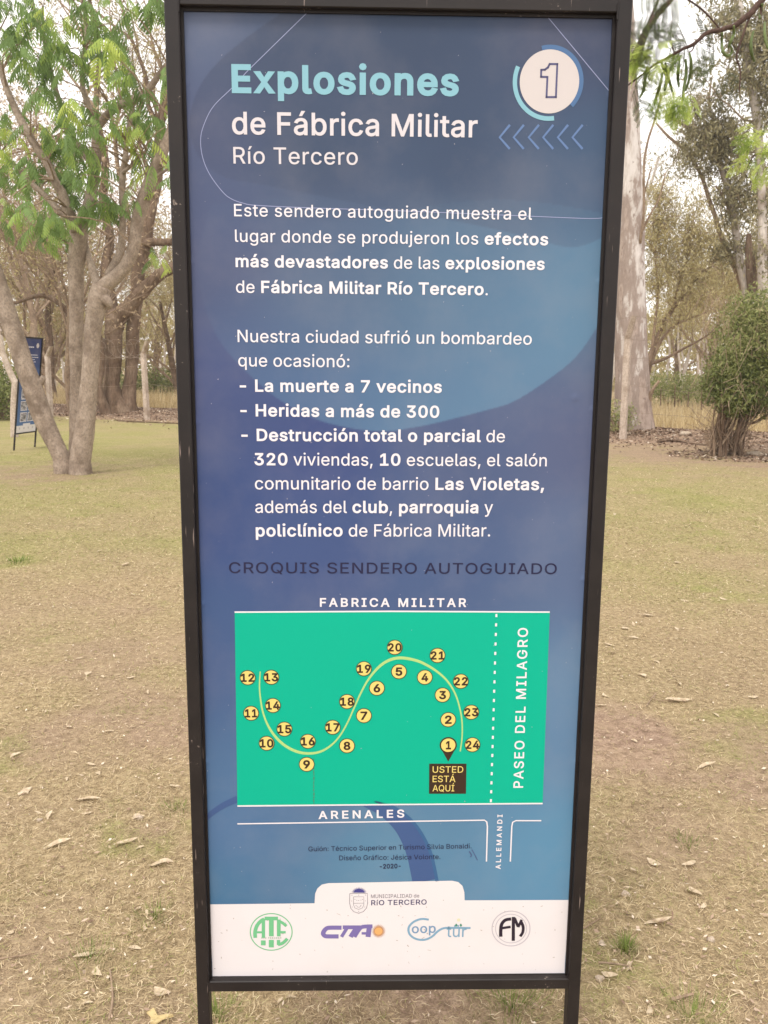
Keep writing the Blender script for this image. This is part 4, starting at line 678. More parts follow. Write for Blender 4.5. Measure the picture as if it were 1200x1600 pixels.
fallen(90,1324,30,25,4,'long dull dry leaf at left, pointing up to the right')
fallen(252,1351,26,5,3,'arched pale leaf close to the left post of the sign')
fallen(132,1496,22,48,1,'slender pale leaf on the bare soil at lower left')
fallen(255,1549,20,-20,2,'broad grey brown leaf at lower left above the yellow leaf')
fallen(156,1520,15,-50,2,'round pale leaf lying flat on the grass at lower left')
fallen(1059,1097,30,25,1,'long pale leaf with a twig across it, right of the sign')
fallen(1105,1200,24,22,4,'thin pointed leaf lying on the bare patch right of the sign')
fallen(1002,1058,14,-70,0,'upright oval leaf standing out pale on the lawn right of the sign')
fallen(1061,1069,12,70,3,'narrow white leaf tilted on the grass right of the sign')
fallen(1022,1348,16,-35,2,'grey round leaf on the soil right of the sign')
fallen(1075,1351,17,15,2,'rectangular pale leaf fragment right of the sign')
fallen(1088,1395,17,-65,2,'heart shaped pale leaf at lower right')
fallen(981,1391,11,-15,0,'small cream leaf touching the round stone at right')
fallen(1029,1444,30,25,1,'long grey tan leaf pointing up to the right at lower right')
fallen(1153,1553,14,-55,3,'pale leaf near the right edge at the bottom')
fallen(953,1524,18,-30,2,'broad brown leaf lying beside the stone near the right leg')
def shard(name,px,py,pts,mat,label,cat,th=.006,scale=1.):
    p=gp(px,py); s=math.hypot(p.x,p.y,EYE)/F; c=math.cos; mb=MB(); U=[((a-px)*s*scale,-(b-py)*s*scale*1.5) for a,b in pts]; n=len(U)
    Vv=[(x,y,.002) for x,y in U]+[(x*.93,y*.93,th+.003*math.sin(i*2.1)) for i,(x,y) in enumerate(U)]
    t=tessellate_polygon([[Vector((u[0],u[1],0)) for u in U]]); mb.add(Vv,[tuple(n+i for i in q) for q in t]+[(i,(i+1)%n,n+(i+1)%n,n+i) for i in range(n)],[.6+.3*math.sin(i*1.7) for i in range(2*n)])
    o=mb.build(name,mat); o.location=(p.x,p.y,p.z+.003); return tag(o,label,cat)
shard('fallen_leaf',39,1238,[(32,1243),(37,1236),(35,1232),(41,1233),(46,1232),(45,1238),(47,1243),(41,1242),(36,1246)],M['dryleaf'],'white star shaped scrap of leaf at left on the lawn','leaf')
shard('fallen_leaf',245,1590,[(230,1587),(238,1583),(246,1590),(262,1589),(268,1591),(256,1594),(248,1600),(240,1599),(238,1592)],M['yleaf'],'jagged yellow leaf at the bottom left corner, by the sign leg','leaf')
def stone(px,py,w_,h_,label,mat='stone',name='stone',cat='stone'):
    p=gp(px,py); s=math.hypot(p.x,p.y,EYE)/F; mb=MB(); r=random.Random(px); P=[];f=[];m_=7;nn=10
    for i in range(m_+1):
        for j in range(nn):
            th=PI*i/m_; ph=2*PI*j/nn; k=1+.22*math.sin(3*ph+px)*math.sin(th)+r.uniform(-.08,.08)
            P.append((math.sin(th)*math.cos(ph)*w_*s/2*k,math.sin(th)*math.sin(ph)*w_*s*.42*k,math.cos(th)*h_*s*.45*k))
    f=[(i*nn+j,(i+1)*nn+j,(i+1)*nn+(j+1)%nn,i*nn+(j+1)%nn) for i in range(m_) for j in range(nn)]
    mb.add(P,f); o=mb.build(name,M[mat],smooth=False); o.location=(p.x,p.y,p.z+h_*s*.15); return tag(o,label,cat)
stone(977,1399,12,11,'round pale stone right of the sign with a cream leaf on it')
stone(940,1475,9,9,'small rounded pebble beside the right leg of the sign')
stone(937,1531,12,10,'pinkish angular stone beside the right leg near the bottom')
stone(217,1279,13,8,'small tan stone on the lawn at left, beyond the left post')
stone(1111,1470,11,9,'pale cream triangular chip of stone at lower right')
stone(62,1282,8,5,'tiny flat pebble on the lawn at far left')
stone(1070,677,17,9,'pale broken chunk of rubble on the bare mound behind the lawn','stone','rubble_chunk','rubble')
stone(1180,711,24,9,'flat white slab of rubble in the shade beneath the bush','stone','rubble_chunk','rubble')
def stick(pts,r,label,mat='bark_twig',name='stick',cat='stick',lift=.006,sides=5):
    P=[gp(*p) for p in pts]; o0=P[0]; s=math.hypot(o0.x,o0.y,EYE)/F; mb=MB(); n=len(P)
    tube(mb,[p+Vector((0,0,lift+r*s*.6)) for p in P],[r*s*(1-.5*i/(n-1)) for i in range(n)],sides,sub=3,lump=.2,rng=RG)
    o=mb.build(name,M[mat],origin=tuple(o0)); o.location=o0; return tag(o,label,cat)
stick([(171,1598),(176,1570),(175,1545),(172,1518)],2.2,'long pale twig lying towards the viewer at lower left')
stick([(82,1505),(105,1498),(118,1490)],1.2,'thin grey twig on the soil at lower left')
stick([(18,1190),(36,1183)],1.5,'short brown twig on the lawn at far left')
stick([(0,1502),(30,1498),(60,1492)],1.4,'thin dark twig entering from the left edge')
stick([(911,1455),(925,1446),(938,1438)],1.2,'straight straw coloured stalk leaning from the right leg of the sign')
stick([(1048,1567),(1068,1562),(1083,1558)],3.0,'short piece of bark strip at lower right')
stick([(1010,1105),(1025,1085),(1022,1095),(1050,1098)],1.0,'forked thin twig under the long leaf right of the sign')
stick([(935,1508),(960,1510),(985,1514)],1.8,'curved dry stalk near the green tuft')
stick([(1028,692),(1045,690),(1060,691),(1085,695),(1105,697)],2.4,'dark fallen branch lying on the bare soil before the mound','bark_dark','fallen_branch','branch')
stick([(1016,603),(1030,606),(1045,609),(1052,612)],1.6,'thin dead branch lying in the golden grass beside the pale gum','bark_dark','fallen_branch','branch',.35)
stick([(183,658),(215,660),(240,661),(281,663)],1.6,'long thin dark branch lying along the lawn edge at left','bark_dark','fallen_branch','branch')
def tuft(px,py,n,Lr,w_,label,mat='tuft',spread=.03):
    p=gp(px,py); C=np.array(p); a=rng.random(n)*2*PI; rr=rng.random(n)*spread; P=np.stack([np.cos(a)*rr,np.sin(a)*rr,np.zeros(n)],1); L=rng.uniform(*Lr,n); tl=rng.uniform(.1,1.0,n)
    T2=P+np.stack([np.cos(a)*L*np.sin(tl),np.sin(a)*L*np.sin(tl),L*np.cos(tl)],1); wv=np.stack([-np.sin(a),np.cos(a),0*a],1)*w_; 
    o=link(fast_mesh('grass_tuft',np.stack([P-wv,P+wv,T2+wv*.2,T2-wv*.2],1),4,rng.random(n),M[mat]),'grass_tuft',loc=p); return tag(o,label,'grass tuft')
tuft(977,1484,150,(.02,.055),.0009,'bright green grass tuft right of the sign leg')
tuft(1080,1590,150,(.02,.05),.0009,'low green tuft at the bottom, right of the sign',spread=.09)
tuft(275,1265,90,(.015,.035),.0009,'green tuft touching the left post of the sign',spread=.06)
tuft(240,1435,110,(.015,.035),.0009,'dull green tuft left of the lower left post',spread=.06)
tuft(28,878,70,(.03,.06),.003,'dark green tuft in the pale lawn at far left',spread=.12)
tuft(340,1590,110,(.02,.05),.0009,'green tuft under the left end of the bottom rail',spread=.06)
tuft(800,1575,240,(.02,.055),.0010,'wide green tuft under the right end of the bottom rail',spread=.12)
tuft(140,1500,110,(.015,.035),.0009,'flattened green tuft on the soil at lower left',spread=.07)
tuft(1075,1320,90,(.015,.03),.0009,'sparse green tuft on the lawn at right',spread=.06)

# ------------------------------------------------------------------ wire fence
fence=empty('wire_fence',(F0[0],F0[1],H(*F0))); tag(fence,'concrete post and barbed wire fence running behind the lawn','fence')
FO=Vector((F0[0],F0[1],H(*F0)))
def fpost(base,top,elbow,w_,mat='concrete'):
    mb=MB(); base,top,elbow=[Vector(q)-FO for q in (base,top,elbow)]
    ux=Vector((FD[0],FD[1],0)); uy=Vector((FN[0],FN[1],0)); V=[]
    for c,s_ in ((base-Vector((0,0,.2)),1),(elbow,.92),(top,.72)):
        for (a,b) in ((-1,-.75),(-.75,-1),(.75,-1),(1,-.75),(1,.75),(.75,1),(-.75,1),(-1,.75)): V.append(c+ux*a*w_/2*s_+uy*b*w_/2*s_)
    f=[(r*8+i,r*8+(i+1)%8,(r+1)*8+(i+1)%8,(r+1)*8+i) for r in (0,1) for i in range(8)]+[tuple(range(8))[::-1],tuple(range(16,24))]
    mb.add([tuple(v) for v in V],f); return mb.build('post',M[mat],fence)
tops=[];
b=gp(973,686); Y=b.y
fpost(b,at(991,494,Y-.3),at(981,530,Y),.15); tops.append((b,at(981,530,Y),at(991,494,Y-.3)))
hid=[(2.2,20.5),(-1.0,22.3),(-4.2,24.2)]
b2=gp(230,656); b3=gp(79,651)
for (x,y) in hid:
    z=H(x,y); e=Vector((x,y,z+2.0)); t=Vector((x+.15,y-.25,z+2.45)); fpost((x,y,z),t,e,.14); tops.append((Vector((x,y,z)),e,t))
for b,ex,ey,tx,ty in ((b2,224,552,230,533),(b3,74,557,80,541)):
    e=at(ex,ey,b.y); t=at(tx,ty,b.y-.3); fpost(b,t,e,.15); tops.append((b,e,t))
x,y=-15.0,30.3; z=H(x,y); tops.append((Vector((x,y,z)),Vector((x,y,z+2)),Vector((x+.15,y-.25,z+2.45)))); fpost(*[tops[-1][i] for i in (0,2,1)],.14)
xr,yr=9.0,16.6; z=H(xr,yr); tops.insert(0,(Vector((xr,yr,z)),Vector((xr,yr,z+2.1)),Vector((xr+.15,yr-.25,z+2.5)))); fpost(tops[0][0],tops[0][2],tops[0][1],.15)
def sag(a,b,s,n=7): return [a.lerp(b,i/(n-1))-Vector((0,0,s*4*(i/(n-1))*(1-i/(n-1)))) for i in range(n)]
for fr in (.28,.55,.82,1.0):
    for i in range(len(tops)-1):
        if fr==.28 and i>=2: continue
        a=tops[i][0].lerp(tops[i][1],fr);b_=tops[i+1][0].lerp(tops[i+1][1],fr)
        mb=MB(); tube(mb,[p-FO for p in sag(a,b_,.05+.1*RG.random())],[.0045]*7,3); mb.build('wire',M['wire'],fence)
for i in range(len(tops)-1):
    mb=MB(); tube(mb,[p-FO for p in sag(tops[i][2],tops[i+1][2],.12)],[.0045]*7,3); mb.build('wire',M['wire'],fence)
# coil of razor wire left of the third visible post
a=at(150,545,25.6)+Vector((0,0,0)); b_=at(228,545,25.2); mb=MB(); P=[]
for i in range(150):
    u=i/149; th=u*2*PI*5.5; c=a.lerp(b_,u); P.append(c+Vector((math.cos(th)*.28,math.cos(th+.8)*.1,math.sin(th)*.27))-FO)
tube(mb,P,[.005]*150,3); mb.build('razor_coil',M['wire'],fence)
# mesh with thin stakes to the right
for px,y0,y1 in ((1054,636,601),(1096,640,598),(1032,634,606),(1075,636,612)):
    Y=20.5; c=at(px,y0,Y); mb=MB(); tube(mb,[c-FO,at(px+1,y1,Y)-FO],[.014,.012],5); mb.build('stake',M['bark_dark'],fence)
# separate crooked post at the far left edge
b=gp(22,683); cpo=empty('concrete_post',b); tag(cpo,'pale crooked concrete post at the left edge, its arm leaning left','post')
mb=MB(); Y=b.y; tube(mb,[Vector((0,0,-.2)),at(22,640,Y)-b,at(24,598,Y)-b],[.085,.08,.075],8); mb.build('shaft',M['concrete'],cpo)
mb=MB(); tube(mb,[at(24,599,Y)-b,at(14,578,Y)-b,at(4,552,Y)-b,at(-3,520,Y)-b],[.07,.065,.06,.05],8); mb.build('arm',M['concrete'],cpo)
# ------------------------------------------------------------------ vegetation tools
def stem(mb,pxs,Y,O,sides=10,sub=4,lump=.07,rng_=RG,dY=None):
    """pxs: [(px,py,width_px[,dY])] traced in the photo at distance Y"""
    P=[];R=[]
    for q in pxs:
        y=Y+(q[3] if len(q)>3 else 0); P.append(at(q[0],q[1],y)-O); R.append(q[2]/2/F*y*.95)
    tube(mb,P,R,sides,sub=sub,lump=lump,rng=rng_); return P,R
def one(name,pxs,Y,O,mat,parent,**k):
    mb=MB(); P,R=stem(mb,pxs,Y,O,**k); mb.build(name,mat,parent,smooth=True); return P
def grow(mb,rg,p,d,L,r,lvl,P,tips,nodes=None):
    """P: dict levels, seg, wob, up, nch, ang, lr, rr"""
    n=P['seg'][lvl] if lvl<len(P['seg']) else 4; pts=[Vector(p)]; rad=[r]; d=Vector(d).normalized()
    for i in range(n):
        d=(d+Vector((rg.gauss(0,1),rg.gauss(0,1),rg.gauss(0,1)))*P['wob']+Vector((0,0,P['up'][min(lvl,len(P['up'])-1)]))*(i+1)/n).normalized()
        pts.append(pts[-1]+d*L/n); rad.append(r*(1-(1-P['tip'])*(i+1)/n))
    tube(mb[min(lvl,len(mb)-1)],pts,rad,[8,6,4,3,3][min(lvl,4)],cap=False,lump=.06 if lvl<2 else 0,rng=rg)
    if lvl>=P['levels']:
        for i in range(1,len(pts)):
            tips.append((pts[i],(pts[i]-pts[i-1]).normalized()))
        return
    nc=P['nch'][lvl]
    for c in range(nc):
        u=P['from'][lvl]+(1-P['from'][lvl])*(c+rg.random()*.8)/nc; k=min(n-1,int(u*n)); q=pts[k].lerp(pts[k+1],u*n-k)
        dd=(pts[k+1]-pts[k]).normalized(); ax=dd.cross(Vector((rg.gauss(0,1),rg.gauss(0,1),rg.gauss(0,1))))
        if ax.length<1e-4: continue
        a=P['ang'][lvl]*rg.uniform(.7,1.3); nd=Matrix.Rotation(a,3,ax.normalized())@dd
        grow(mb,rg,q,nd,L*P['lr'][lvl]*rg.uniform(.7,1.2)*(1.1-.4*u),rad[k]*P['rr'][lvl]*rg.uniform(.7,1),lvl+1,P,tips)
def tipleaves(rg_np,tips,per,jit,L,W,droop,mat,name,tmean=.5):
    C=np.array([t[0] for t in tips]); C=np.repeat(C,per,0); C=C+rg_np.normal(0,1,C.shape)*jit
    k=np.repeat(rg_np.normal(tmean,.13,len(tips)),per)+rg_np.normal(0,.12,len(C))
    return fast_mesh(name,quads(rg_np,C,L,W,droop),4,np.clip(k,0,1),mat)

# ---- fronds: twice-feathered leaf, its pinnae hanging
def frond_mesh(name,seed,tn,npair=9,mat=None,w_=.055,droopk=1.0,plen=.42):
    r=random.Random(seed); mb=MB(); pts=[]
    for i in range(9):
        u=i/8; pts.append(Vector((u*.92,.05*math.sin(u*3+seed),-.34*droopk*u*u+.06*u)))
    tube(mb,pts,[.010*(1-.6*i/8) for i in range(9)],3,t=.3,cap=False)
    for i in range(npair*2):
        s=1 if i%2 else -1; u=.14+.84*(i//2)/(npair-1); k=min(7,int(u*8)); q=pts[k].lerp(pts[k+1],u*8-k); l=plen*math.sin(PI*(.22+.70*u))**.8*r.uniform(.85,1.1)
        d=Vector((.62,s*.9,-.18-.25*r.random())).normalized(); n=4; c=q.copy(); wd=w_*r.uniform(.8,1.15); V=[]; 
        for j in range(n+1):
            v=j/n; side=Vector((.85,-s*.45,.1)).normalized()*wd/2*(math.sin(PI*(.12+.83*v))**.6)
            V+=[tuple(c-side),tuple(c+side)]; d=(d+Vector((0,0,-.30*droopk))).normalized(); c=c+d*l/n
        mb.add(V,[(2*j,2*j+1,2*j+3,2*j+2) for j in range(n)],[min(1,max(0,tn+r.uniform(-.08,.08)+.12*(j//2)/n)) for j in range(2*n+2)])
    return mb.mesh(name,mat or M['frond'])
FR=[frond_mesh('frond',i,t,npair=8,w_=.075,droopk=1.5,plen=.46) for i,t in enumerate((.15,.25,.35,.45,.5,.62,.78,.95))]
def place_frond(meshes,p,az,pitch,L,parent,O,name='frond'):
    o=link(meshes,name,parent,loc=p-O if O is not None else p); o.rotation_euler=(RG.uniform(-.4,.4),pitch,az); o.scale=(L,L,L); return o

# ---- the smooth-barked tree at the left
Y1=gp(105,739).y; O=gp(105,739); t1=empty('feather_leaf_tree',O)
tag(t1,'smooth tan tree at left forking from the ground, with fresh green feathery leaves','tree')
bs=M['bark_smooth']; nodes=[]
def st(name,px,**k):
    P=one(name,px,Y1,O,bs,t1,**k); nodes.extend(P[1:]); return P
st('trunk',[(104,760,40),(102,741,38),(97,718,29),(89,700,27.5),(77,675,29.5),(66,650,32),(57,625,33),(49,600,32),(38,570,30),(28,540,30),(17,505,29),(4,465,29),(-10,425,28),(-30,370,26),(-60,290,24,.3),(-80,180,20,.6),(-85,60,16,.8)],sides=14,lump=.05)
st('trunk',[(128,760,46,-.1),(126,741,38,-.1),(126,722,35,-.1),(128,700,34,-.1),(133,665,31,-.1),(136,640,29.5,-.1),(139,600,27.5,-.1),(142,560,26.5,-.1),(145,520,27,-.1),(149,490,29,-.1),(154,466,33,-.1),(160,448,30,-.1)],sides=14,lump=.06)
st('trunk',[(116,735,22,.25),(117,700,20,.3),(119,660,21,.3),(119,620,20,.35),(119,580,20,.35),(119,540,21,.35),(119,500,21.5,.35),(119,460,23,.35),(119,420,25,.35),(121,390,27,.35),(123,362,29,.35),(124,345,27,.35)],sides=12,lump=.07)
st('limb',[(156,455,24,-.1),(170,441,24,-.1),(184,430,21,-.1),(199,411,19,-.1),(209,385,18,-.1),(214,352,19,-.1),(222,318,21,-.1),(233,287,20,-.1),(247,255,18,-.1),(258,228,16,-.1),(272,190,14,-.1),(290,130,12,0),(310,60,10,.2)],sides=12)
st('limb',[(170,432,16,.05),(179,412,12.5,.1),(188,392,11.5,.15),(191,365,11,.15),(192,335,10.5,.15),(191,300,10,.15),(192,270,10,.2),(196,245,9,.2),(199,215,8,.3),(210,150,6,.4)])
st('limb',[(155,462,17,.05),(150,440,13,.15),(143,415,11.5,.3),(136,395,10,.4),(131,370,9,.5)])
st('knob',[(157,462,18,-.1),(165,468,17,-.16),(170,475,13,-.16),(170,482,6,-.12)],sides=10,sub=3)
st('stub',[(56,602,20,.02),(64,596,12,.02),(68,588,8,.02)],sides=8,sub=2)
st('limb',[(120,360,22,.3),(113,345,18,.25),(105,325,15.5,.2),(97,302,14.5,.15),(86,283,13,.1),(73,253,12.5,.1),(60,236,12,.1),(48,215,11.5,.1),(33,188,11.5,.1),(20,162,10.5,.1),(10,138,9.5,.1),(2,112,9,.1),(-12,70,8,.1),(-30,10,7,.1)])
st('limb',[(112,345,12,.3),(95,330,10.5,.4),(80,316,10,.5),(62,298,9,.55),(46,284,8,.6),(25,262,6.5,.7),(0,240,5.5,.8),(-40,215,4.5,.9)])
st('limb',[(126,352,22,.35),(135,335,19,.35),(141,312,18,.35),(145,285,17.5,.4),(149,255,17,.4),(151,228,16,.45),(151,205,15,.45),(153,190,12,.45)])
st('limb',[(152,200,12,.45),(162,186,12,.4),(176,172,12.5,.35),(192,162,12,.3),(208,157,11.5,.3),(224,147,11,.3),(238,132,10,.3),(247,118,9,.3),(262,100,8,.3),(285,70,7,.3)])
st('limb',[(150,205,10,.5),(140,170,8.5,.6),(130,140,8,.6),(129,110,8,.65),(133,75,7.5,.7),(135,35,7,.7),(130,0,6.5,.7),(126,-50,5,.8)])
st('limb',[(147,260,12,.5),(128,235,10,.55),(112,212,9,.6),(100,187,8.5,.6),(90,150,8,.65),(82,122,7.5,.7),(74,85,7,.7),(66,50,7,.7),(52,10,6,.8),(44,-40,5,.8)])
st('limb',[(192,270,7,.15),(203,260,5,.1),(216,245,4,0),(228,235,3,0)])
st('limb',[(236,280,7,-.1),(250,272,5,-.15),(266,262,4,-.2),(290,250,3,-.2)])
NP=np.array([list(p) for p in nodes])
cl_=[(20,20,1),(60,18,1),(30,50,1),(5,50,1.1),(70,45,1),(95,35,.8),(130,12,.8),(180,10,.6),(225,8,1),(255,22,1.2),(262,5,1),(30,85,1),(55,100,1.1),(90,80,1),(105,95,1.2),(72,110,1),(120,110,.6),(45,120,.7),(148,45,1),(165,55,1),(178,75,.9),(165,85,1),(150,95,.8),(190,110,1),(200,135,1.2),(208,148,.8),(180,95,.6),(75,150,.7),(95,165,.8),(60,150,.8),(115,170,.7),(135,180,.9),
 (100,190,.5),(165,170,.5),(210,185,1.1),(230,190,1.1),(245,195,1),(220,215,1.1),(245,232,1.2),(225,245,.9),(258,250,1),(262,120,.8),(255,270,.6),(150,200,.9),(120,205,.8),(95,215,.9),(65,215,.9),(75,235,1.1),(100,245,1.1),(125,240,1.1),(60,205,.6),(140,265,1.2),(130,285,.8),(100,280,1.1),(75,270,.9),(120,310,.8),(155,325,1.3),(150,340,1.0),(165,335,.9),(140,335,.8),(85,345,.6),(60,330,.7),
 (15,215,.7),(5,180,.8),(10,240,.8),(20,270,.9),(40,285,.8),(5,290,.8),(50,260,.7),(15,320,.7),(45,340,.8),(50,375,.6),(65,360,.8),(100,365,.7),(95,345,.5),(5,345,.5),(100,300,.7),(200,305,.4),(222,275,.5),(243,398,.5),(250,408,.35),(0,85,.8)]
cl_+=[(RG.uniform(-160,-10),RG.uniform(-60,330),.9) for _ in range(12)]+[(RG.uniform(275,420),RG.uniform(-80,200),.9) for _ in range(12)]+[(RG.uniform(-20,400),RG.uniform(-220,-20),1) for _ in range(22)]
twm=MB(); nf=0; FRL=[]
for ci,(x,y,sz) in enumerate(cl_):
    Yc=Y1+RG.uniform(-1.1,1.0); c=at(x,y,Yc)-O; dist=((NP-np.array(c))**2).sum(1); q=Vector(NP[dist.argmin()]); top=c+Vector((0,0,.12*sz))
    midp=q.lerp(top,.5)+Vector((RG.uniform(-.1,.1),RG.uniform(-.1,.1),.12)); tube(twm,[q,midp,top],[.016,.010,.006],4,sub=3)
    k=max(3,round(7*sz)); yel=RG.random()<.12; base=RG.uniform(0,6.28)
    for j in range(k):
        me=FR[7 if (yel and j%2==0) else 6 if yel else RG.choice([0,1,2,2,3,3,4,5])]
        FRL.append((x,y,me,top+Vector((RG.uniform(-.16,.16),RG.uniform(-.16,.16),RG.uniform(-.14,.1))),base+j*2*PI/k+RG.uniform(-.4,.4),RG.uniform(.05,.75),RG.uniform(.24,.40)*(.75+.25*sz))); nf+=1
for q in range(70):        # fine bare twigs
    i=RG.randrange(len(NP)); p=Vector(NP[i]); d=Vector((RG.gauss(0,1),RG.gauss(0,.6),RG.uniform(.1,1.4))).normalized(); L=RG.uniform(.4,1.2); 
    if p.z<3: continue
    tube(twm,[p,p+d*L*.5+Vector((0,0,.05)),p+d*L+Vector((RG.uniform(-.1,.1),0,-.05))],[.012,.007,.003],3,sub=2)
tw=twm.build('twigs',M['bark_twig'],t1); tw['kind']='stuff'
vis=[q for q in FRL if -10<q[0]<275 and q[1]>-15]; RG.shuffle(vis); keep_=set(id(q) for q in vis[:300]); rest=MB()
for q in FRL:
    (x,y,me,loc,az,pit,sc_)=q; eul=(RG.uniform(-.4,.4),pit,az)
    if id(q) in keep_: o=link(me,'frond',t1,loc=loc); o.rotation_euler=eul; o.scale=(sc_,)*3
    else:
        Mt=Matrix.LocRotScale(loc,__import__('mathutils').Euler(eul),(sc_,)*3); A_=np.array([list(v.co) for v in me.vertices])@np.array(Mt.to_3x3()).T+np.array(loc); tt=np.zeros(len(A_),np.float32); me.attributes['tint'].data.foreach_get('value',tt)
        rest.add(A_,[tuple(p.vertices) for p in me.polygons],tt)
o=rest.build('foliage',M['frond'],t1); o['kind']='stuff'
print('fronds',len(FRL),len(vis))

# ---- the big dark tree behind the fence
Yd=27.6; O=Vector((at(190,640,Yd).x,Yd,0)); O.z=H(O.x,O.y); t2=empty('old_rough_tree',O)
tag(t2,'massive old rough-barked tree of several trunks behind the fence, a thick limb reaching right','tree'); bk=M['bark_dark']
dk=lambda nm,px,**k: one(nm,px,Yd,O,bk,t2,lump=.12,**k)
zb=at(190,640,Yd).z-O.z
dk('trunk',[(186,668,60,0),(184,648,50),(178,628,36),(174,600,26),(176,570,26),(178,540,27),(178,515,29),(180,495,32)],sides=12)
dk('trunk',[(192,668,50,.2),(197,648,42,.2),(200,625,28,.2),(203,600,21,.2),(206,560,20,.2),(208,520,22,.2),(211,480,21,.2),(214,445,20,.2),(218,415,22,.2),(224,385,23,.2),(230,355,20,.2),(238,320,17,.2),(245,285,16,.2),(248,240,16,.2),(252,190,14,.3),(262,130,12,.3),(270,60,10,.3),(285,-20,8,.4)],sides=12)
dk('trunk',[(176,660,34,-.3),(166,645,20,-.4),(158,622,15,-.5),(154,600,12,-.5),(158,578,10,-.5),(160,550,8,-.5),(150,500,7,-.4)])
dk('limb',[(180,500,30,0),(192,487,25,-.1),(205,475,23,-.2),(220,458,22,-.3),(236,441,20,-.4),(252,428,18,-.5),(270,419,17,-.6),(300,405,15,-.8),(340,380,13,-1),(390,330,11,-1),(430,260,9,-1)],sides=10)
dk('limb',[(226,380,15,.1),(245,378,12,0),(270,378,11,0),(310,370,9,0),(360,345,8,0)])
dk('limb',[(172,545,16,0),(150,528,13,.2),(128,510,11,.3),(108,492,9.5,.4),(92,474,8.5,.4),(76,464,8,.4),(60,462,7,.4),(40,468,5.5,.4),(15,475,4.5,.4),(-20,470,4,.4)])
dk('limb',[(178,500,24,.3),(170,460,20,.4),(166,420,17,.5),(172,370,14,.6),(160,320,12,.7),(165,250,11,.8),(150,170,9,.9),(155,80,7,1),(140,0,6,1)])
dk('limb',[(217,420,10,.3),(205,380,8,.4),(200,330,7,.5),(185,270,6,.5),(180,200,5,.6)])
dk('limb',[(246,290,10,.3),(225,250,7,.2),(215,200,6,.1),(225,140,5,.1)])
dk('limb',[(250,200,9,.3),(232,165,7,.2),(228,120,6,.1),(205,60,5,.1)])
tips=[]; mbx=MB(); rg=random.Random(31); Pk=dict(levels=2,seg=[5,5,4],wob=.16,up=[.05,-.02,-.10],tip=.35,nch=[5,5],ang=[.8,.7],lr=[.55,.55],rr=[.5,.5]); Pk['from']=[.25,.2]
for (x,y,dx_,dz_,L) in [(150,170,-1,1,4),(155,80,-.6,1,4),(140,0,-.4,1,4),(248,240,.6,1,4),(262,130,.8,.8,4),(262,130,-.6,1,4),(270,60,.4,1,4),(285,-20,.2,1,4),(172,370,-1,.7,3.5),(165,250,-1,.6,4),(180,200,.4,1,3.5),(185,270,.5,.8,3),(225,140,.1,1,3.5),(205,60,-.4,1,3.5),(76,464,-.4,1,4),(40,468,-.4,1,4),(108,492,-.2,1,3.5),(360,345,1,.6,3.5),(430,260,.8,.9,4),(390,330,.3,1,4),(250,200,.3,.8,3),(15,475,-1,.6,3),(215,200,-.5,1,3)]:
    for q in range(2):
        p=at(x,y,Yd+.4)-O; grow([mbx,mbx,mbx],rg,p,(dx_+rg.gauss(0,.3),rg.gauss(0,.6),dz_),L*rg.uniform(.7,1),.05,0,Pk,tips)
tw=mbx.build('twigs',M['bark_twig'],t2); tw['kind']='stuff'
tp=[t for t in tips if rg.random()<.8]
tp=[t for t in tp if not (t[0].z<9 and t[0].x>.4)]; tw=link(tipleaves(rng,tp,4,.22,.13,.035,.8,M['olive'],'foliage',.42),'foliage',t2); tw['kind']='stuff'

# ---- generic trees for the wood behind
def make_tree(kind,seed,label_mat):
    rg=random.Random(seed); rn=np.random.default_rng(seed); a,b_=MB(),MB(); tips=[]
    if kind=='gum':
        P=dict(levels=3,seg=[9,6,5,4],wob=.07,up=[.05,.10,.02,-.1],tip=.3,nch=[9,5,4],ang=[.6,.6,.7],lr=[.36,.55,.5],rr=[.45,.5,.5]); P['from']=[.30,.3,.2]
        grow([a,b_,b_,b_],rg,(0,0,-.2),(rg.uniform(-.1,.1),rg.uniform(-.1,.1),1),13,.20,0,P,tips); lf=(5,.30,.20,.055,1.0,M['gumleaf'],.5); mt=M['bark_pale']
    elif kind=='willow':
        P=dict(levels=3,seg=[5,6,5,5],wob=.12,up=[.05,.06,-.05,-.28],tip=.35,nch=[8,6,5],ang=[.65,.6,.6],lr=[.75,.55,.55],rr=[.5,.5,.5]); P['from']=[.15,.25,.2]
        grow([a,b_,b_,b_],rg,(0,0,-.2),(rg.uniform(-.3,.3),rg.uniform(-.2,.2),1),5.2,.20,0,P,tips); lf=(8,.22,.17,.03,1.4,M['olive'],.55); mt=M['bark_dark']
    elif kind=='bare':
        P=dict(levels=3,seg=[4,6,5,5],wob=.12,up=[.0,.16,.12,.08],tip=.35,nch=[8,8,7],ang=[.6,.5,.5],lr=[1.1,.6,.5],rr=[.5,.42,.5]); P['from']=[.1,.15,.15]
        grow([a,b_,b_,b_],rg,(0,0,-.2),(rg.uniform(-.2,.2),0,1),3.4,.085,0,P,tips); lf=(2,.22,.09,.028,.2,M['brownleaf'],.55); mt=M['bark_twig']
    else:
        P=dict(levels=2,seg=[6,5,4],wob=.08,up=[.03,.1,0],tip=.3,nch=[9,5],ang=[.7,.6],lr=[.45,.5],rr=[.45,.5]); P['from']=[.15,.2]
        grow([a,b_,b_],rg,(0,0,-.2),(0,0,1),8,.13,0,P,tips); lf=(16,.45,.26,.10,.5,M['olive'],.45); mt=M['bark_pale']
    return (a.mesh('trunk',mt,True),b_.mesh('branches',mt if kind!='willow' else M['bark_twig']),tipleaves(rn,tips,lf[0],lf[1],lf[2],lf[3],lf[4],lf[5],'foliage',lf[6]))
PROTO={}
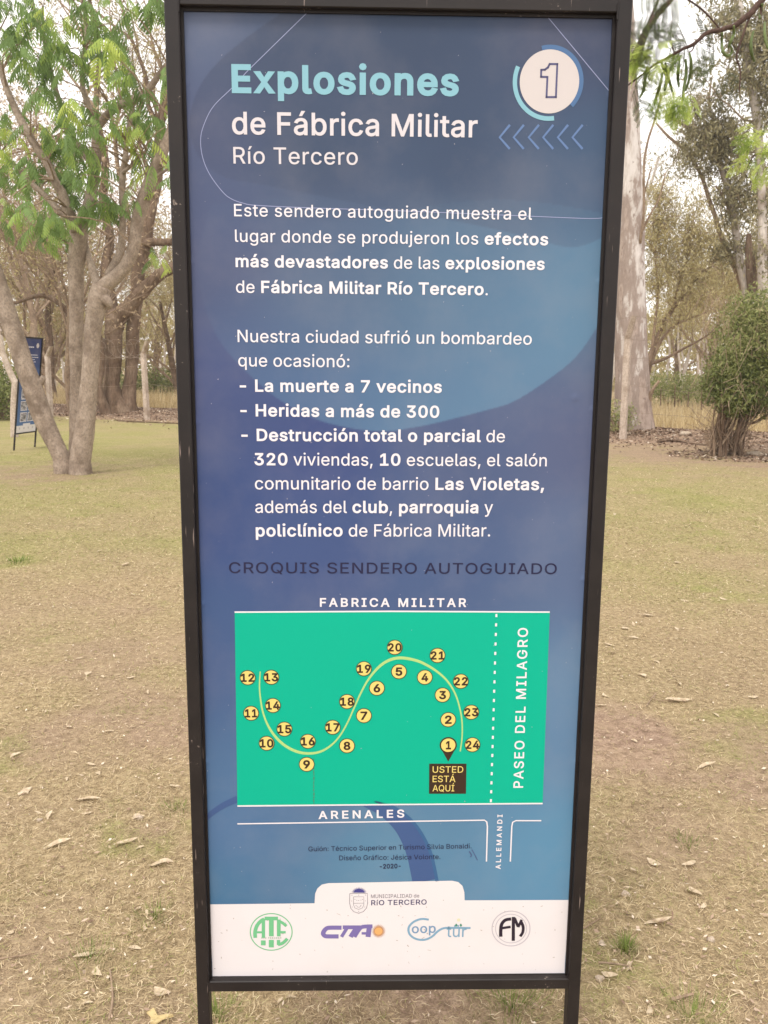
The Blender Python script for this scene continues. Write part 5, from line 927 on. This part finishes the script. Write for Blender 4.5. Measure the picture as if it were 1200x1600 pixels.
def put(kind,seed,x,y,s,rz,label,group=None,name=None,cat='tree'):
    if (kind,seed) not in PROTO: PROTO[(kind,seed)]=make_tree(kind,seed,None)
    a,b_,c=PROTO[(kind,seed)]; nm=name or {'gum':'gum_tree','willow':'willow_tree','bare':'bare_tree','far':'woodland_tree'}[kind]
    r=empty(nm,(x,y,H(x,y)),rz); r.scale=(s,s,s); link(a,'trunk',r); o=link(b_,'branches',r); o['kind']='stuff'; o=link(c,'foliage',r); o['kind']='stuff'
    return tag(r,label,cat,group)
def wx(px,Y): return (px-600)/F*Y*1.005
# twiggy trees behind the left tree
put('bare',1,wx(48,25),28.5,1.8,.3,'bare twiggy brown tree rising behind the far sign at left','bare twiggy trees behind the fence')
put('bare',2,wx(-20,27),31,2.1,1.9,'bare twiggy brown tree cut by the left edge','bare twiggy trees behind the fence')
put('bare',3,wx(62,40),40,2.2,2.5,'bare twiggy brown tree seen over the top of the far sign','bare twiggy trees behind the fence')
put('bare',2,wx(75,38),38,2.3,.7,'bare brown tree farthest back, behind the leaning trunk','bare twiggy trees behind the fence')
put('bare',1,wx(-60,42),42,2.1,4.0,'bare brown tree beyond the left edge','bare twiggy trees behind the fence')
put('willow',4,wx(252,40),44,1.0,.6,'pale olive willow-like tree just left of the sign frame','olive trees behind the fence')
put('willow',5,wx(215,50),54,1.25,2.2,'pale olive tree behind the old rough tree','olive trees behind the fence')
put('willow',5,wx(10,40),46,1.2,4.2,'olive tree at the left edge behind the bare trees','olive trees behind the fence')
put('willow',4,wx(60,34),36,1.15,5.2,'olive tree between the bare trees at left','olive trees behind the fence')
# right side
put('willow',6,wx(1045,60),60,1.2,.2,'feathery olive tree leaning right between the pale gum and the bush','olive trees behind the fence')
put('willow',4,wx(1085,52),52,1.2,3.0,'feathery olive tree farther back at right','olive trees behind the fence')
put('willow',5,wx(1150,36),38,1.25,1.4,'olive tree rising behind the round bush','olive trees behind the fence')
put('willow',6,wx(1230,30),33,1.2,4.4,'olive tree at the right edge behind the bush','olive trees behind the fence')
i=0
for (px,Y,k,sd,s) in [(330,38,'willow',5,1.1),(430,44,'willow',6,1.2),(520,36,'bare',3,1.3),(600,46,'willow',4,1.3),(700,40,'gum',7,1.0),(790,36,'willow',6,1.2),(880,45,'willow',5,1.3),(940,52,'gum',8,1.1)]:
    put(k,sd,wx(px,Y),Y,s,px*.7,'tree of the wood hidden behind the front sign','trees behind the sign')
for (px,Y,sd,s,wh) in [(90,58,7,.8,'seen right of the far sign'),(262,62,8,.75,'seen just left of the sign frame'),(150,66,7,.9,'behind the forked smooth tree'),(20,60,8,.8,'at the left edge'),(1052,60,8,.7,'over the golden grass, nearer the pale gum'),(1090,56,7,.7,'over the golden grass, nearer the bush'),(1120,62,8,.8,'just behind the left side of the bush'),(1165,66,7,.9,'behind the middle of the bush'),(1010,68,8,.9,'hard beside the mottled gum'),(1240,60,7,.9,'outside the right edge')]:
    put('gum',sd,wx(px,Y),Y,s,px*1.3,'slender pale gum deep in the wood, '+wh,'slender pale gums in the wood')
# ---- far wood as one mass
n=46000; a=rng.uniform(-70,70,n); d=rng.uniform(64,92,n); top=4.0+3.2*fbm(a,d*0,6,50)+2.0*vn(a,d*0,2.0,51); z=(rng.random(n)**.8)*top
C=np.stack([a,d,z+.05],1)
tag(link(fast_mesh('far_wood',quads(rng,C,.55,.26,.4),4,np.clip(rng.normal(.5,.14,n)+.2*(fbm(a,z,3,52)-.5),0,1),M['olive']),'far_wood'),'hazy mass of distant trees closing the view','woodland',kind='stuff')
# ---- undergrowth
def bush(name,px,Y,rx_,ry_,rz_,zc,n,L,W,mat,label,cat='bush',group=None,tm=.5):
    x=wx(px,Y); o0=Vector((x,Y,H(x,Y))); r=empty(name,o0); rg=random.Random(int(px*7+Y)); mb=MB()
    for k in range(14):
        a=rg.uniform(0,6.28); e=rg.uniform(.3,.9); t=Vector((math.cos(a)*rx_*e,math.sin(a)*ry_*e,zc+rz_*rg.uniform(-.2,.7))); tube(mb,[(0,0,-.05),t*.5+Vector((0,0,.1)),t],[.03,.018,.006],4,sub=2)
    mb.build('stems',M['bark_twig'],r)
    u=rng.normal(size=(n,3)); u/=np.linalg.norm(u,axis=1)[:,None]; rad=rng.random(n)**.45*(.78+.45*fbm(u[:,0]*2+px,u[:,2]*2,.7,60)+.25*vn(u[:,0]*3+px,u[:,2]*3+u[:,1]*2,.4,61)-.15)
    C=u*rad[:,None]*np.array([rx_,ry_,rz_]); C[:,2]+=zc; C=C[C[:,2]>.02]
    o=link(fast_mesh('foliage',quads(rng,C,L,W,.3),4,np.clip(rng.normal(tm,.13,len(C))+.35*(vn(C[:,0]*1.0+9,C[:,2]+C[:,1],.3,62)-.5),0,1),mat),'foliage',r); o['kind']='stuff'
    return tag(r,label,cat,group)
bush('shrub',8,24.5,1.1,1.0,1.0,.75,5200,.08,.045,M['bushleaf'],'green shrub at the left edge behind the crooked post')
bush('shrub',250,46,3.0,1.6,1.0,.7,3600,.16,.08,M['bushleaf'],'low green shrub beyond the golden grass, left of the sign')
bush('shrub',1040,40,2.4,1.5,.9,.7,4200,.15,.05,M['bushleaf'],'low green shrub beyond the golden grass, right of the pale gum',tm=.62)
bush('shrub',1092,43,1.8,1.5,.8,.7,3000,.15,.05,M['bushleaf'],'second low green shrub beyond the golden grass, nearer the bush',tm=.6)
bush('shrub',958,19.8,.55,.4,.45,.35,1100,.06,.03,M['bushleaf'],'thin straggly shrub at the foot of the pale gum',tm=.7)
bush('shrub',1115,16.2,.25,.25,.4,.35,700,.05,.016,M['brownleaf'],'small dry brown shrub at the foot of the round bush')

# ---- pale gum with mottled bark
Yg=20.6; O=gp(988,677); O=Vector((wx(986,Yg),Yg,H(wx(986,Yg),Yg))); g=empty('mottled_gum_tree',O); tag(g,'thick pale gum tree with peeling mottled bark right beside the sign frame','tree')
gp_=lambda nm,px,mat='bark_gum',**k: one(nm,px,Yg,O,M[mat],g,**k)
gp_('trunk',[(988,700,84),(988,682,76),(989,665,68),(989,640,60),(988,610,56),(987,570,53),(986,530,51),(985,490,49),(984,450,48),(983,400,48),(983,350,47),(981,300,46),(979,250,44),(978,200,42),(976,150,40),(975,100,37),(974,50,34),(972,0,32),(968,-80,28),(960,-160,24)],sides=20,lump=.035,sub=4)
gp_('limb',[(985,110,20,-.2),(1000,72,13,-.5),(1009,50,10,-.6),(1020,32,9,-.7),(1034,15,8.5,-.8),(1050,-2,8,-.9),(1080,-40,7,-1)],'bark_red')
gp_('limb',[(1009,48,5,-.6),(1020,20,4,-.6),(1028,0,3,-.6),(1032,-30,3,-.6)],'bark_red')
gp_('limb',[(1000,380,5,-.3),(1006,330,4,-.6),(1006,262,4,-.8),(1012,222,3.5,-.9),(1022,190,3.5,-1),(1034,150,3,-1)],'bark_twig')
gp_('limb',[(1004,360,4,-.3),(1016,335,3.2,-.5),(1030,310,2.6,-.6),(1040,270,2,-.8)],'bark_twig')
gp_('limb',[(1005,312,3,-.3),(1010,290,2.4,-.5),(1018,262,2,-.6)],'bark_twig')
gp_('limb',[(1010,640,10,-.1),(1018,612,6,-.3),(1030,595,4,-.4)],'bark_twig')
# crown far above the frame
tips=[];b_=MB(); rg=random.Random(77); Pc=dict(levels=2,seg=[5,5,4],wob=.14,up=[.08,.0,-.1],tip=.35,nch=[6,5],ang=[.7,.7],lr=[.55,.5],rr=[.5,.5]); Pc['from']=[.25,.2]
for k in range(9): grow([b_,b_,b_],rg,at(965+k*2,-140+k*8,Yg)-O,(rg.gauss(0,1),rg.gauss(0,1),.9),5,.12,0,Pc,tips)
b_.build('branches',M['bark_pale'],g)['kind']='stuff'; o=link(tipleaves(rng,tips,6,.3,.2,.05,1,M['gumleaf'],'foliage'),'foliage',g); o['kind']='stuff'

# ---- leaning gums at right
def gumtree(name,Y,pxbase,label,stems,clus,mat='bark_pale',lm='gumleaf',dens=1.0,seed=1,leafL=.15,leafW=.035,spr=.78,tm=.45):
    x=wx(pxbase,Y); O=Vector((x,Y,H(x,Y))); r=empty(name,O); nodes=[]; tag(r,label,'tree')
    for nm,px,mt in stems: nodes+= one(nm,px,Y,O,M[mt or mat],r)[1:]
    A=np.array([list(p) for p in nodes]); mb=MB(); tips=[]; rg=random.Random(seed)
    for (cx,cy,rad,num) in clus:
        for k in range(int(num*dens)):
            c=at(cx+rg.gauss(0,rad*spr),cy+rg.gauss(0,rad*spr*1.1),Y+rg.gauss(0,rad*.5/F*Y*1.5))-O; q=Vector(A[((A-np.array(c))**2).sum(1).argmin()])
            if k%3==0: tube(mb,[q,q.lerp(c,.5)+Vector((rg.uniform(-.15,.15),0,.15)),c],[.022,.014,.005],3,sub=2)
            else:
                q=tips[-1][0] if tips else q; tube(mb,[q,c],[.008,.004],3)
            for j in range(4): tips.append((c+Vector((rg.gauss(0,.15),rg.gauss(0,.15),rg.gauss(0,.15))),Vector((0,0,1))))
    if mb.n: mb.build('branches',M['bark_twig'],r)['kind']='stuff'
    if tips: o=link(tipleaves(np.random.default_rng(seed),tips,7,.13,leafL,leafW,1.0,M[lm],'foliage',tm),'foliage',r); o['kind']='stuff'
    return r
gumtree('leaning_gum_tree',30,1185,'slim pale gum leaning left out of the round bush, forked in two',[
 ('trunk',[(1190,652,22),(1184,600,20),(1180,520,18),(1170,470,16),(1163,440,14),(1156,410,12.5),(1152,380,12),(1148,350,11.5),(1141,310,11),(1132,275,10.5),(1120,245,10),(1112,228,9.5),(1103,212,9),(1090,203,7),(1072,196,6),(1055,187,5),(1040,182,4)],None),
 ('trunk',[(1165,460,12,.3),(1152,425,10,.3),(1140,400,9,.3),(1127,370,8,.3),(1118,340,7,.3),(1109,315,6.5,.3),(1098,280,5.5,.3),(1082,250,5,.3),(1062,228,4.5,.3),(1043,212,4,.3),(1025,192,3,.3)],'bark_twig'),
 ('limb',[(1124,255,6),(1128,225,5),(1115,190,4),(1108,160,3),(1112,120,2.5)],'bark_twig'),('limb',[(1150,370,6),(1142,335,5),(1128,305,4),(1118,290,3)],'bark_twig')],
 [(1120,215,24,46),(1100,235,22,34),(1135,240,20,26),(1085,215,16,18),(1150,310,20,22),(1135,300,18,16),(1165,290,20,20),(1095,200,20,16),(1150,345,14,10),(1075,260,14,8),(1120,170,18,14),(1085,165,14,8),(1150,395,16,12),(1130,390,16,12)],seed=5,dens=1.1,leafL=.20,leafW=.05,tm=.42)
gumtree('tall_gum_tree',29,1192,'tall gum with a white lower trunk near the right edge',[
 ('trunk',[(1196,650,20),(1195,600,19),(1194,520,18),(1192,450,16),(1191,400,15),(1191,340,13.5),(1190,290,12.5),(1187,240,12.5),(1184,200,13),(1180,165,13),(1174,135,13),(1168,100,12.5),(1164,70,12),(1160,35,11),(1153,0,10.5),(1146,-50,9),(1140,-120,7)],None),
 ('limb',[(1178,150,7),(1190,120,6),(1205,90,5),(1220,50,4)],'bark_red'),('limb',[(1166,90,5),(1150,75,3.5),(1136,60,3),(1120,52,2)],'bark_red'),
 ('limb',[(1176,190,4),(1160,185,3),(1140,165,2.5),(1125,155,2)],'bark_twig'),('stump',[(1177,470,15,.6),(1174,430,16,.6),(1172,405,15,.6),(1170,385,11,.6),(1170,365,7,.6)],'bark_dark')],
 [(1160,60,22,26),(1140,30,22,20),(1190,90,20,34),(1205,130,20,30),(1160,120,18,18),(1195,60,20,24),(1140,110,18,10),(1120,20,20,12),(1205,180,18,26),(1165,250,16,10),(1200,320,16,16),(1205,400,14,18),(1195,20,20,22),(1100,140,16,8),(1160,200,14,10),(1205,250,14,14)],seed=9,dens=1.2,leafL=.20,leafW=.05,tm=.42)
gumtree('leaning_olive_tree',30,1008,'feathery olive tree with several trunks leaning right, beside the pale gum',[
 ('trunk',[(1005,640,16),(1008,600,12),(1014,565,9),(1024,535,8),(1036,508,7),(1052,482,6.5),(1068,462,5.5),(1084,440,5),(1100,425,4),(1112,415,3)],'bark_dark'),
 ('trunk',[(1008,600,9,.4),(1016,570,7,.4),(1026,545,6,.4),(1040,522,5,.4),(1060,505,4,.4),(1085,495,3,.4),(1104,488,2.5,.4)],'bark_twig'),
 ('limb',[(1012,570,6),(1040,560,4.5),(1062,548,4),(1085,536,3.2),(1105,524,2.6),(1115,515,2)],'bark_dark'),('limb',[(1018,550,5),(1024,500,4),(1028,450,3.5),(1024,400,3),(1030,350,2.5),(1028,310,2)],'bark_twig'),('limb',[(1050,484,4),(1062,440,3.5),(1075,400,3),(1080,360,2.4)],'bark_twig')],
 [(1040,340,26,60),(1020,370,20,50),(1070,380,26,60),(1050,420,26,56),(1090,420,24,44),(1025,440,18,34),(1070,460,24,40),(1100,370,20,30),(1030,310,18,26),(1110,460,18,24),(1045,500,22,18),(1085,330,14,14)],seed=12,dens=1.1,spr=.6,tm=.58,lm='olive',leafL=.17,leafW=.028)
for (px,Y) in ((1062,52),(1091,50),(1098,54),(1070,58),(1042,56),(100,52),(86,50),(272,60),(255,57),(243,64)):
    x=wx(px,Y); O=Vector((x,Y,H(x,Y))); r=empty('young_gum_tree',O); tag(r,'thin white young trunk standing in the far undergrowth','tree','thin white trunks in the undergrowth')
    one('trunk',[(px,612,5),(px+RG.uniform(-2,2),580,4),(px+RG.uniform(-6,6),545,3.4),(px+RG.uniform(-9,9),505,2.6),(px+RG.uniform(-12,12),470,2)],Y,O,M['bark_pale'],r,sides=6)
    tips=[(at(px+RG.gauss(0,9),480+RG.gauss(0,18),Y)-O,0) for _ in range(60)]; o=link(tipleaves(rng,tips,5,.3,.2,.06,.8,M['olive'],'foliage'),'foliage',r); o['kind']='stuff'

# ---- round bush with a bundle of twisted stems
Yb=gp(1130,712).y; O=gp(1135,712); rb_=empty('round_bush',O); tag(rb_,'dense round green bush on a bundle of twisted bare stems at the right edge','bush')
rg=random.Random(14); sn=0
for k in range(40):
    x0=rg.uniform(1112,1160); y0=711+rg.uniform(-3,3); t=(x0-1112)/48*.6+rg.random()*.4; xt=1108+t*100+rg.uniform(-5,5); xm=x0+(xt-x0)*.3+rg.uniform(-4,4); yt=632+rg.uniform(-20,12)-22*t; mt='bark_dark' if k%3 else 'bark_twig'; dy=rg.uniform(-.25,.45)
    one('stem',[(x0,y0+6,rg.uniform(2.5,5.5),dy),(x0+rg.uniform(-4,4),690,rg.uniform(2.4,4.8),dy),(xm,660,rg.uniform(2.2,4.4),dy),((xm+xt)/2+rg.uniform(-4,4),638,3.2,dy*1.4),(xt,yt,2.4,dy*2),(xt+rg.uniform(-5,20),yt-50,2,.4)],Yb,O,M[mt],rb_,sides=7)
for k in range(7):
    y=rg.uniform(615,650); one('stem',[(1150+rg.uniform(-6,6),695,5,.2),(1162,665,5,.1),(1180,y+10,4.5,0),(1205,y-5,4.5,-.1),(1240,y-20,4,-.1),(1290,y-50,3,0)],Yb,O,M['bark_dark'],rb_,sides=6)
mb=MB()
for k in range(520):
    c=at(rg.uniform(1105,1290),rg.uniform(465,650),Yb+rg.uniform(-.9,.9))-O; a=rg.uniform(-1.2,1.2); L=rg.uniform(.15,.5); tube(mb,[c,c+Vector((math.sin(a)*L*.6,0,.10)),c+Vector((math.sin(a)*L*1.2,rg.uniform(-.1,.1),-L*.7))],[.0055,.005,.003],3)
for k in range(70):
    x0=rg.uniform(1105,1165); c=at(x0,rg.uniform(690,712),Yb+rg.uniform(-.3,.3))-O; tube(mb,[c,c+Vector((rg.uniform(-.25,.25),rg.uniform(-.1,.1),rg.uniform(.1,.5))),c+Vector((rg.uniform(-.5,.5),0,rg.uniform(0,.8)))],[.008,.006,.004],3,sub=2)
mb.build('tangle',M['bark_twig'],rb_)['kind']='stuff'
lob=[(1198,525,70,72,9000),(1165,560,54,60,6500),(1245,515,90,85,6000),(1138,588,38,44,3600),(1122,600,24,38,1500),(1152,618,46,26,2600),(1170,602,52,40,3600),(1205,622,60,34,3000),(1210,600,70,40,3800),(1275,560,80,80,3500),(1176,490,34,32,1600),(1150,640,30,14,350)]
Cs=[]
for (cx,cy,rx_,ry_,n) in lob:
    c=np.array(at(cx,cy,Yb+rg.uniform(-.35,.1))-O); s=Yb/F; u=rng.normal(size=(n,3)); u/=np.linalg.norm(u,axis=1)[:,None]; rad=rng.random(n)**.62*(.60+.85*fbm(u[:,0]*2+cx,u[:,2]*2+u[:,1],.6,70)+.25*rng.random(n)**4)
    Cs.append(c+u*rad[:,None]*np.array([rx_*s,rx_*s*.85,ry_*s]))
C=np.concatenate(Cs); tt=np.clip(rng.normal(.52,.15,len(C))+.75*(fbm(C[:,0]+3,C[:,2]+C[:,1]*.5,.28,71)-.5)+.14*(C[:,2]-1.6),0,1)
o=link(fast_mesh('foliage',quads(rng,C,.088,.022,.5),4,tt,M['bushleaf']),'foliage',rb_); o['kind']='stuff'

# ---- overhanging branch with pods; its tree stands just outside the right edge
Yo=2.8; O=Vector((2.75,3.3,H(2.75,3.3))); pt=empty('pod_tree',O); tag(pt,'thin dark branch with long green pods and feathery leaves hanging in at the top right','tree')
mb=MB(); tube(mb,[(0,0,-.2),(.03,.02,.8),(-.05,.0,1.7),(-.12,.05,2.6),(-.1,.1,3.6)],[.13,.11,.10,.085,.06],12,sub=4,lump=.05,rng=RG); mb.build('trunk',M['bark_dark'],pt,smooth=True)
def ob(name,px,Y=Yo,mat='bark_red',pre=None):
    P=[at(a,b_,Y+(c[0] if c else 0))-O for a,b_,w_,*c in px]; R=[q[2]/2/F*Y*.82 for q in px]
    if pre: P=[Vector(p) for p in pre[0]]+P; R=list(pre[1])+R
    mb=MB(); tube(mb,P,R,7,sub=4,lump=.12,rng=RG); mb.build(name,M[mat],pt,smooth=True)
ob('branch',[(1191,0,11),(1182,10,11),(1174,20,10.5),(1160,31,10),(1148,40,9.5),(1137,43,8.5),(1126,47,8),(1112,49,7.5),(1102,53,7),(1092,62,6.5),(1082,70,6),(1068,76,5.5),(1054,84,5),(1040,92,4.5),(1023,101,4),(1003,117,3.2),(984,131,2.6),(965,146,2)],pre=([(-.12,.05,3.1),tuple(at(1300,-90,Yo)-O),tuple(at(1232,-45,Yo)-O)],[.03,.018,.0135]))
ob('twig',[(1176,18,5),(1170,30,4.5),(1164,45,4),(1159,60,3.8),(1153,78,3.5),(1151,92,3.2),(1155,103,2.8),(1157,116,2.6),(1156,130,2.4),(1155,145,2)])
ob('twig',[(1195,-8,5),(1190,5,4.5),(1189,20,4),(1187,28,5)])
ob('twig',[(1125,47,3),(1119,38,3),(1108,26,3),(1097,15,3.2),(1085,6,3.2),(1073,-2,3.4),(1050,-20,3)])
ob('twig',[(1086,67,3),(1082,78,2.4),(1076,82,2)])
ob('twig',[(1149,40,3.6),(1146,56,3.2),(1142,66,3),(1139,72,2.6)])
ob('twig',[(1054,84,2),(1048,60,1.6),(1050,35,1.4),(1051,15,1.2)])
def pod(px,w_=4.6):
    P=[at(a,b_,Yo+RG.uniform(-.03,.03))-O for a,b_ in px]; n=len(P); r=w_/2/F*Yo; P2=smooth3(P,5); m_=len(P2)
    R=[r*(.35+.65*math.sin(PI*min(.97,max(.06,i/(m_-1))))**.5)*(1+.10*math.sin(i*2.0)) for i in range(m_)]; mb=MB(); tube(mb,P2,R,6,t=RG.uniform(.2,.9)); mb.build('pod',M['pod'],pt,smooth=True)
def smooth3(P,k):
    out=[]; n=len(P)
    for i in range(n-1):
        p0,p1,p2,p3=P[max(0,i-1)],P[i],P[i+1],P[min(n-1,i+2)]
        for j in range(k):
            u=j/k; out.append(.5*((2*p1)+(p2-p0)*u+(2*p0-5*p1+4*p2-p3)*u*u+(3*p1-p0-3*p2+p3)*u**3))
    return out+[P[-1]]
c3=lambda a,b_:(940+a/4.573,b_/4.573)
for L_p in ([(325,480),(312,560),(300,640),(275,695)],[(435,520),(420,600),(395,680),(375,755)],[(560,405),(510,460),(470,540),(450,650)],[(425,440),(450,510),(480,570),(505,655)],[(558,425),(548,500),(545,560),(553,620)],[(600,420),(605,520),(590,620),(575,740)],[(628,380),(640,450),(632,540),(600,650)],[(455,450),(465,520),(462,600),(452,640)],
 [(945,185),(945,240),(925,290),(905,345)],[(862,235),(858,300),(868,370),(900,400),(930,375),(925,330)],[(1085,225),(1068,300),(1072,380),(1092,440)],[(1165,160),(1165,230),(1172,290),(1189,350)],[(1147,30),(1140,80),(1128,130)]):
    pod([c3(*p) for p in L_p])
def pinnate(seed,tn,npair=5,L=1.0):
    r=random.Random(seed); mb=MB(); R_=[Vector((u/8*.85,0,-.10*(u/8)**2)) for u in range(9)]; tube(mb,R_,[.006]*9,3,t=.3,cap=False)
    for i in range(npair*2):
        s=1 if i%2 else -1; u=.2+.78*(i//2)/(npair-1); q=R_[min(8,round(u*8))]; l=.62*r.uniform(.85,1.1); d=Vector((.55,s*.8,-.05)).normalized(); m_=13; c=q.copy(); pts=[c.copy()]
        for j in range(m_):
            d=(d+Vector((.012,0,-.055))).normalized(); c=c+d*l/m_; pts.append(c.copy())
            for s2 in (-1,1):
                sd=(Vector((.8,-s*.5,0))*s2+d*.25).normalized(); ll=.085*math.sin(PI*(.12+.8*j/m_))**.6; e=c+sd*ll+Vector((0,0,-.01)); w_=d*.013
                mb.add([tuple(c-w_),tuple(c+w_),tuple(e+w_*.6),tuple(e-w_*.6)],[(0,1,2,3)],min(1,max(0,tn+r.uniform(-.1,.1))))
        tube(mb,pts[::4],[.004]*len(pts[::4]),3,t=.2,cap=False)
    return mb.mesh('feathery_leaf',M['pinna'])
PN=[pinnate(i,t) for i,t in enumerate((.1,.25,.5,.75,.95))]
def pl(px,py,L,kinds,az=None,pitch=None,roll=None,dY=0):
    o=link(PN[RG.choice(kinds)],'feathery_leaf',pt,loc=at(px,py,Yo+dY)-O); o.rotation_euler=(RG.uniform(-1.4,1.4) if roll is None else roll,RG.uniform(-.5,1.2) if pitch is None else pitch,RG.uniform(0,6.28) if az is None else az); o.scale=(L,)*3
for k in range(30): pl(RG.uniform(978,1036),RG.uniform(66,102),RG.uniform(.045,.075),[2,3,3,4,4])
for k in range(14): pl(RG.uniform(1020,1078),RG.uniform(85,165),RG.uniform(.05,.08),[2,3,4],pitch=RG.uniform(.6,1.4))
for k in range(12): pl(RG.uniform(1028,1078),RG.uniform(150,175),RG.uniform(.04,.06),[3,4],pitch=RG.uniform(.8,1.5))
for k in range(9): pl(RG.uniform(1035,1100),RG.uniform(10,62),RG.uniform(.10,.14),[0,0,1],roll=RG.uniform(.9,1.7),pitch=RG.uniform(-.4,.6))
for k in range(5): pl(RG.uniform(1090,1130),RG.uniform(75,130),RG.uniform(.06,.09),[0,1],roll=RG.uniform(.9,1.7))
for k in range(3): pl(RG.uniform(985,1000),RG.uniform(125,150),.07,[0,1],roll=1.4)
for k in range(26): pl(RG.uniform(1168,1218),RG.uniform(200,265),RG.uniform(.045,.075),[3,4,4,2],pitch=RG.uniform(-.6,1.2))
for k in range(5): pl(RG.uniform(1168,1200),RG.uniform(255,280),RG.uniform(.035,.05),[3,4],pitch=1.2)
ob('twig',[(1240,170,5),(1220,205,4.5),(1205,235,4),(1190,240,3.2),(1178,243,2.6),(1168,262,2)],pre=([(-.12,.05,2.4),(-.7,-.15,2.15)],[.03,.012]))

# ------------------------------------------------------------------ thin haze added to lift the background, standing in for lens veil
mb=MB(); box(mb,-120,120,-14,118,-1.0,26)
m=N('lens_veil_haze'); v_=m.n('ShaderNodeVolumePrincipled'); v_.inputs['Color'].default_value=(.96,.93,.88,1); v_.inputs['Density'].default_value=.0010; v_.inputs['Anisotropy'].default_value=.1
m.t.links.new(v_.outputs[0],m.o.inputs['Volume']); tag(mb.build('haze',m.m),kind='stuff')
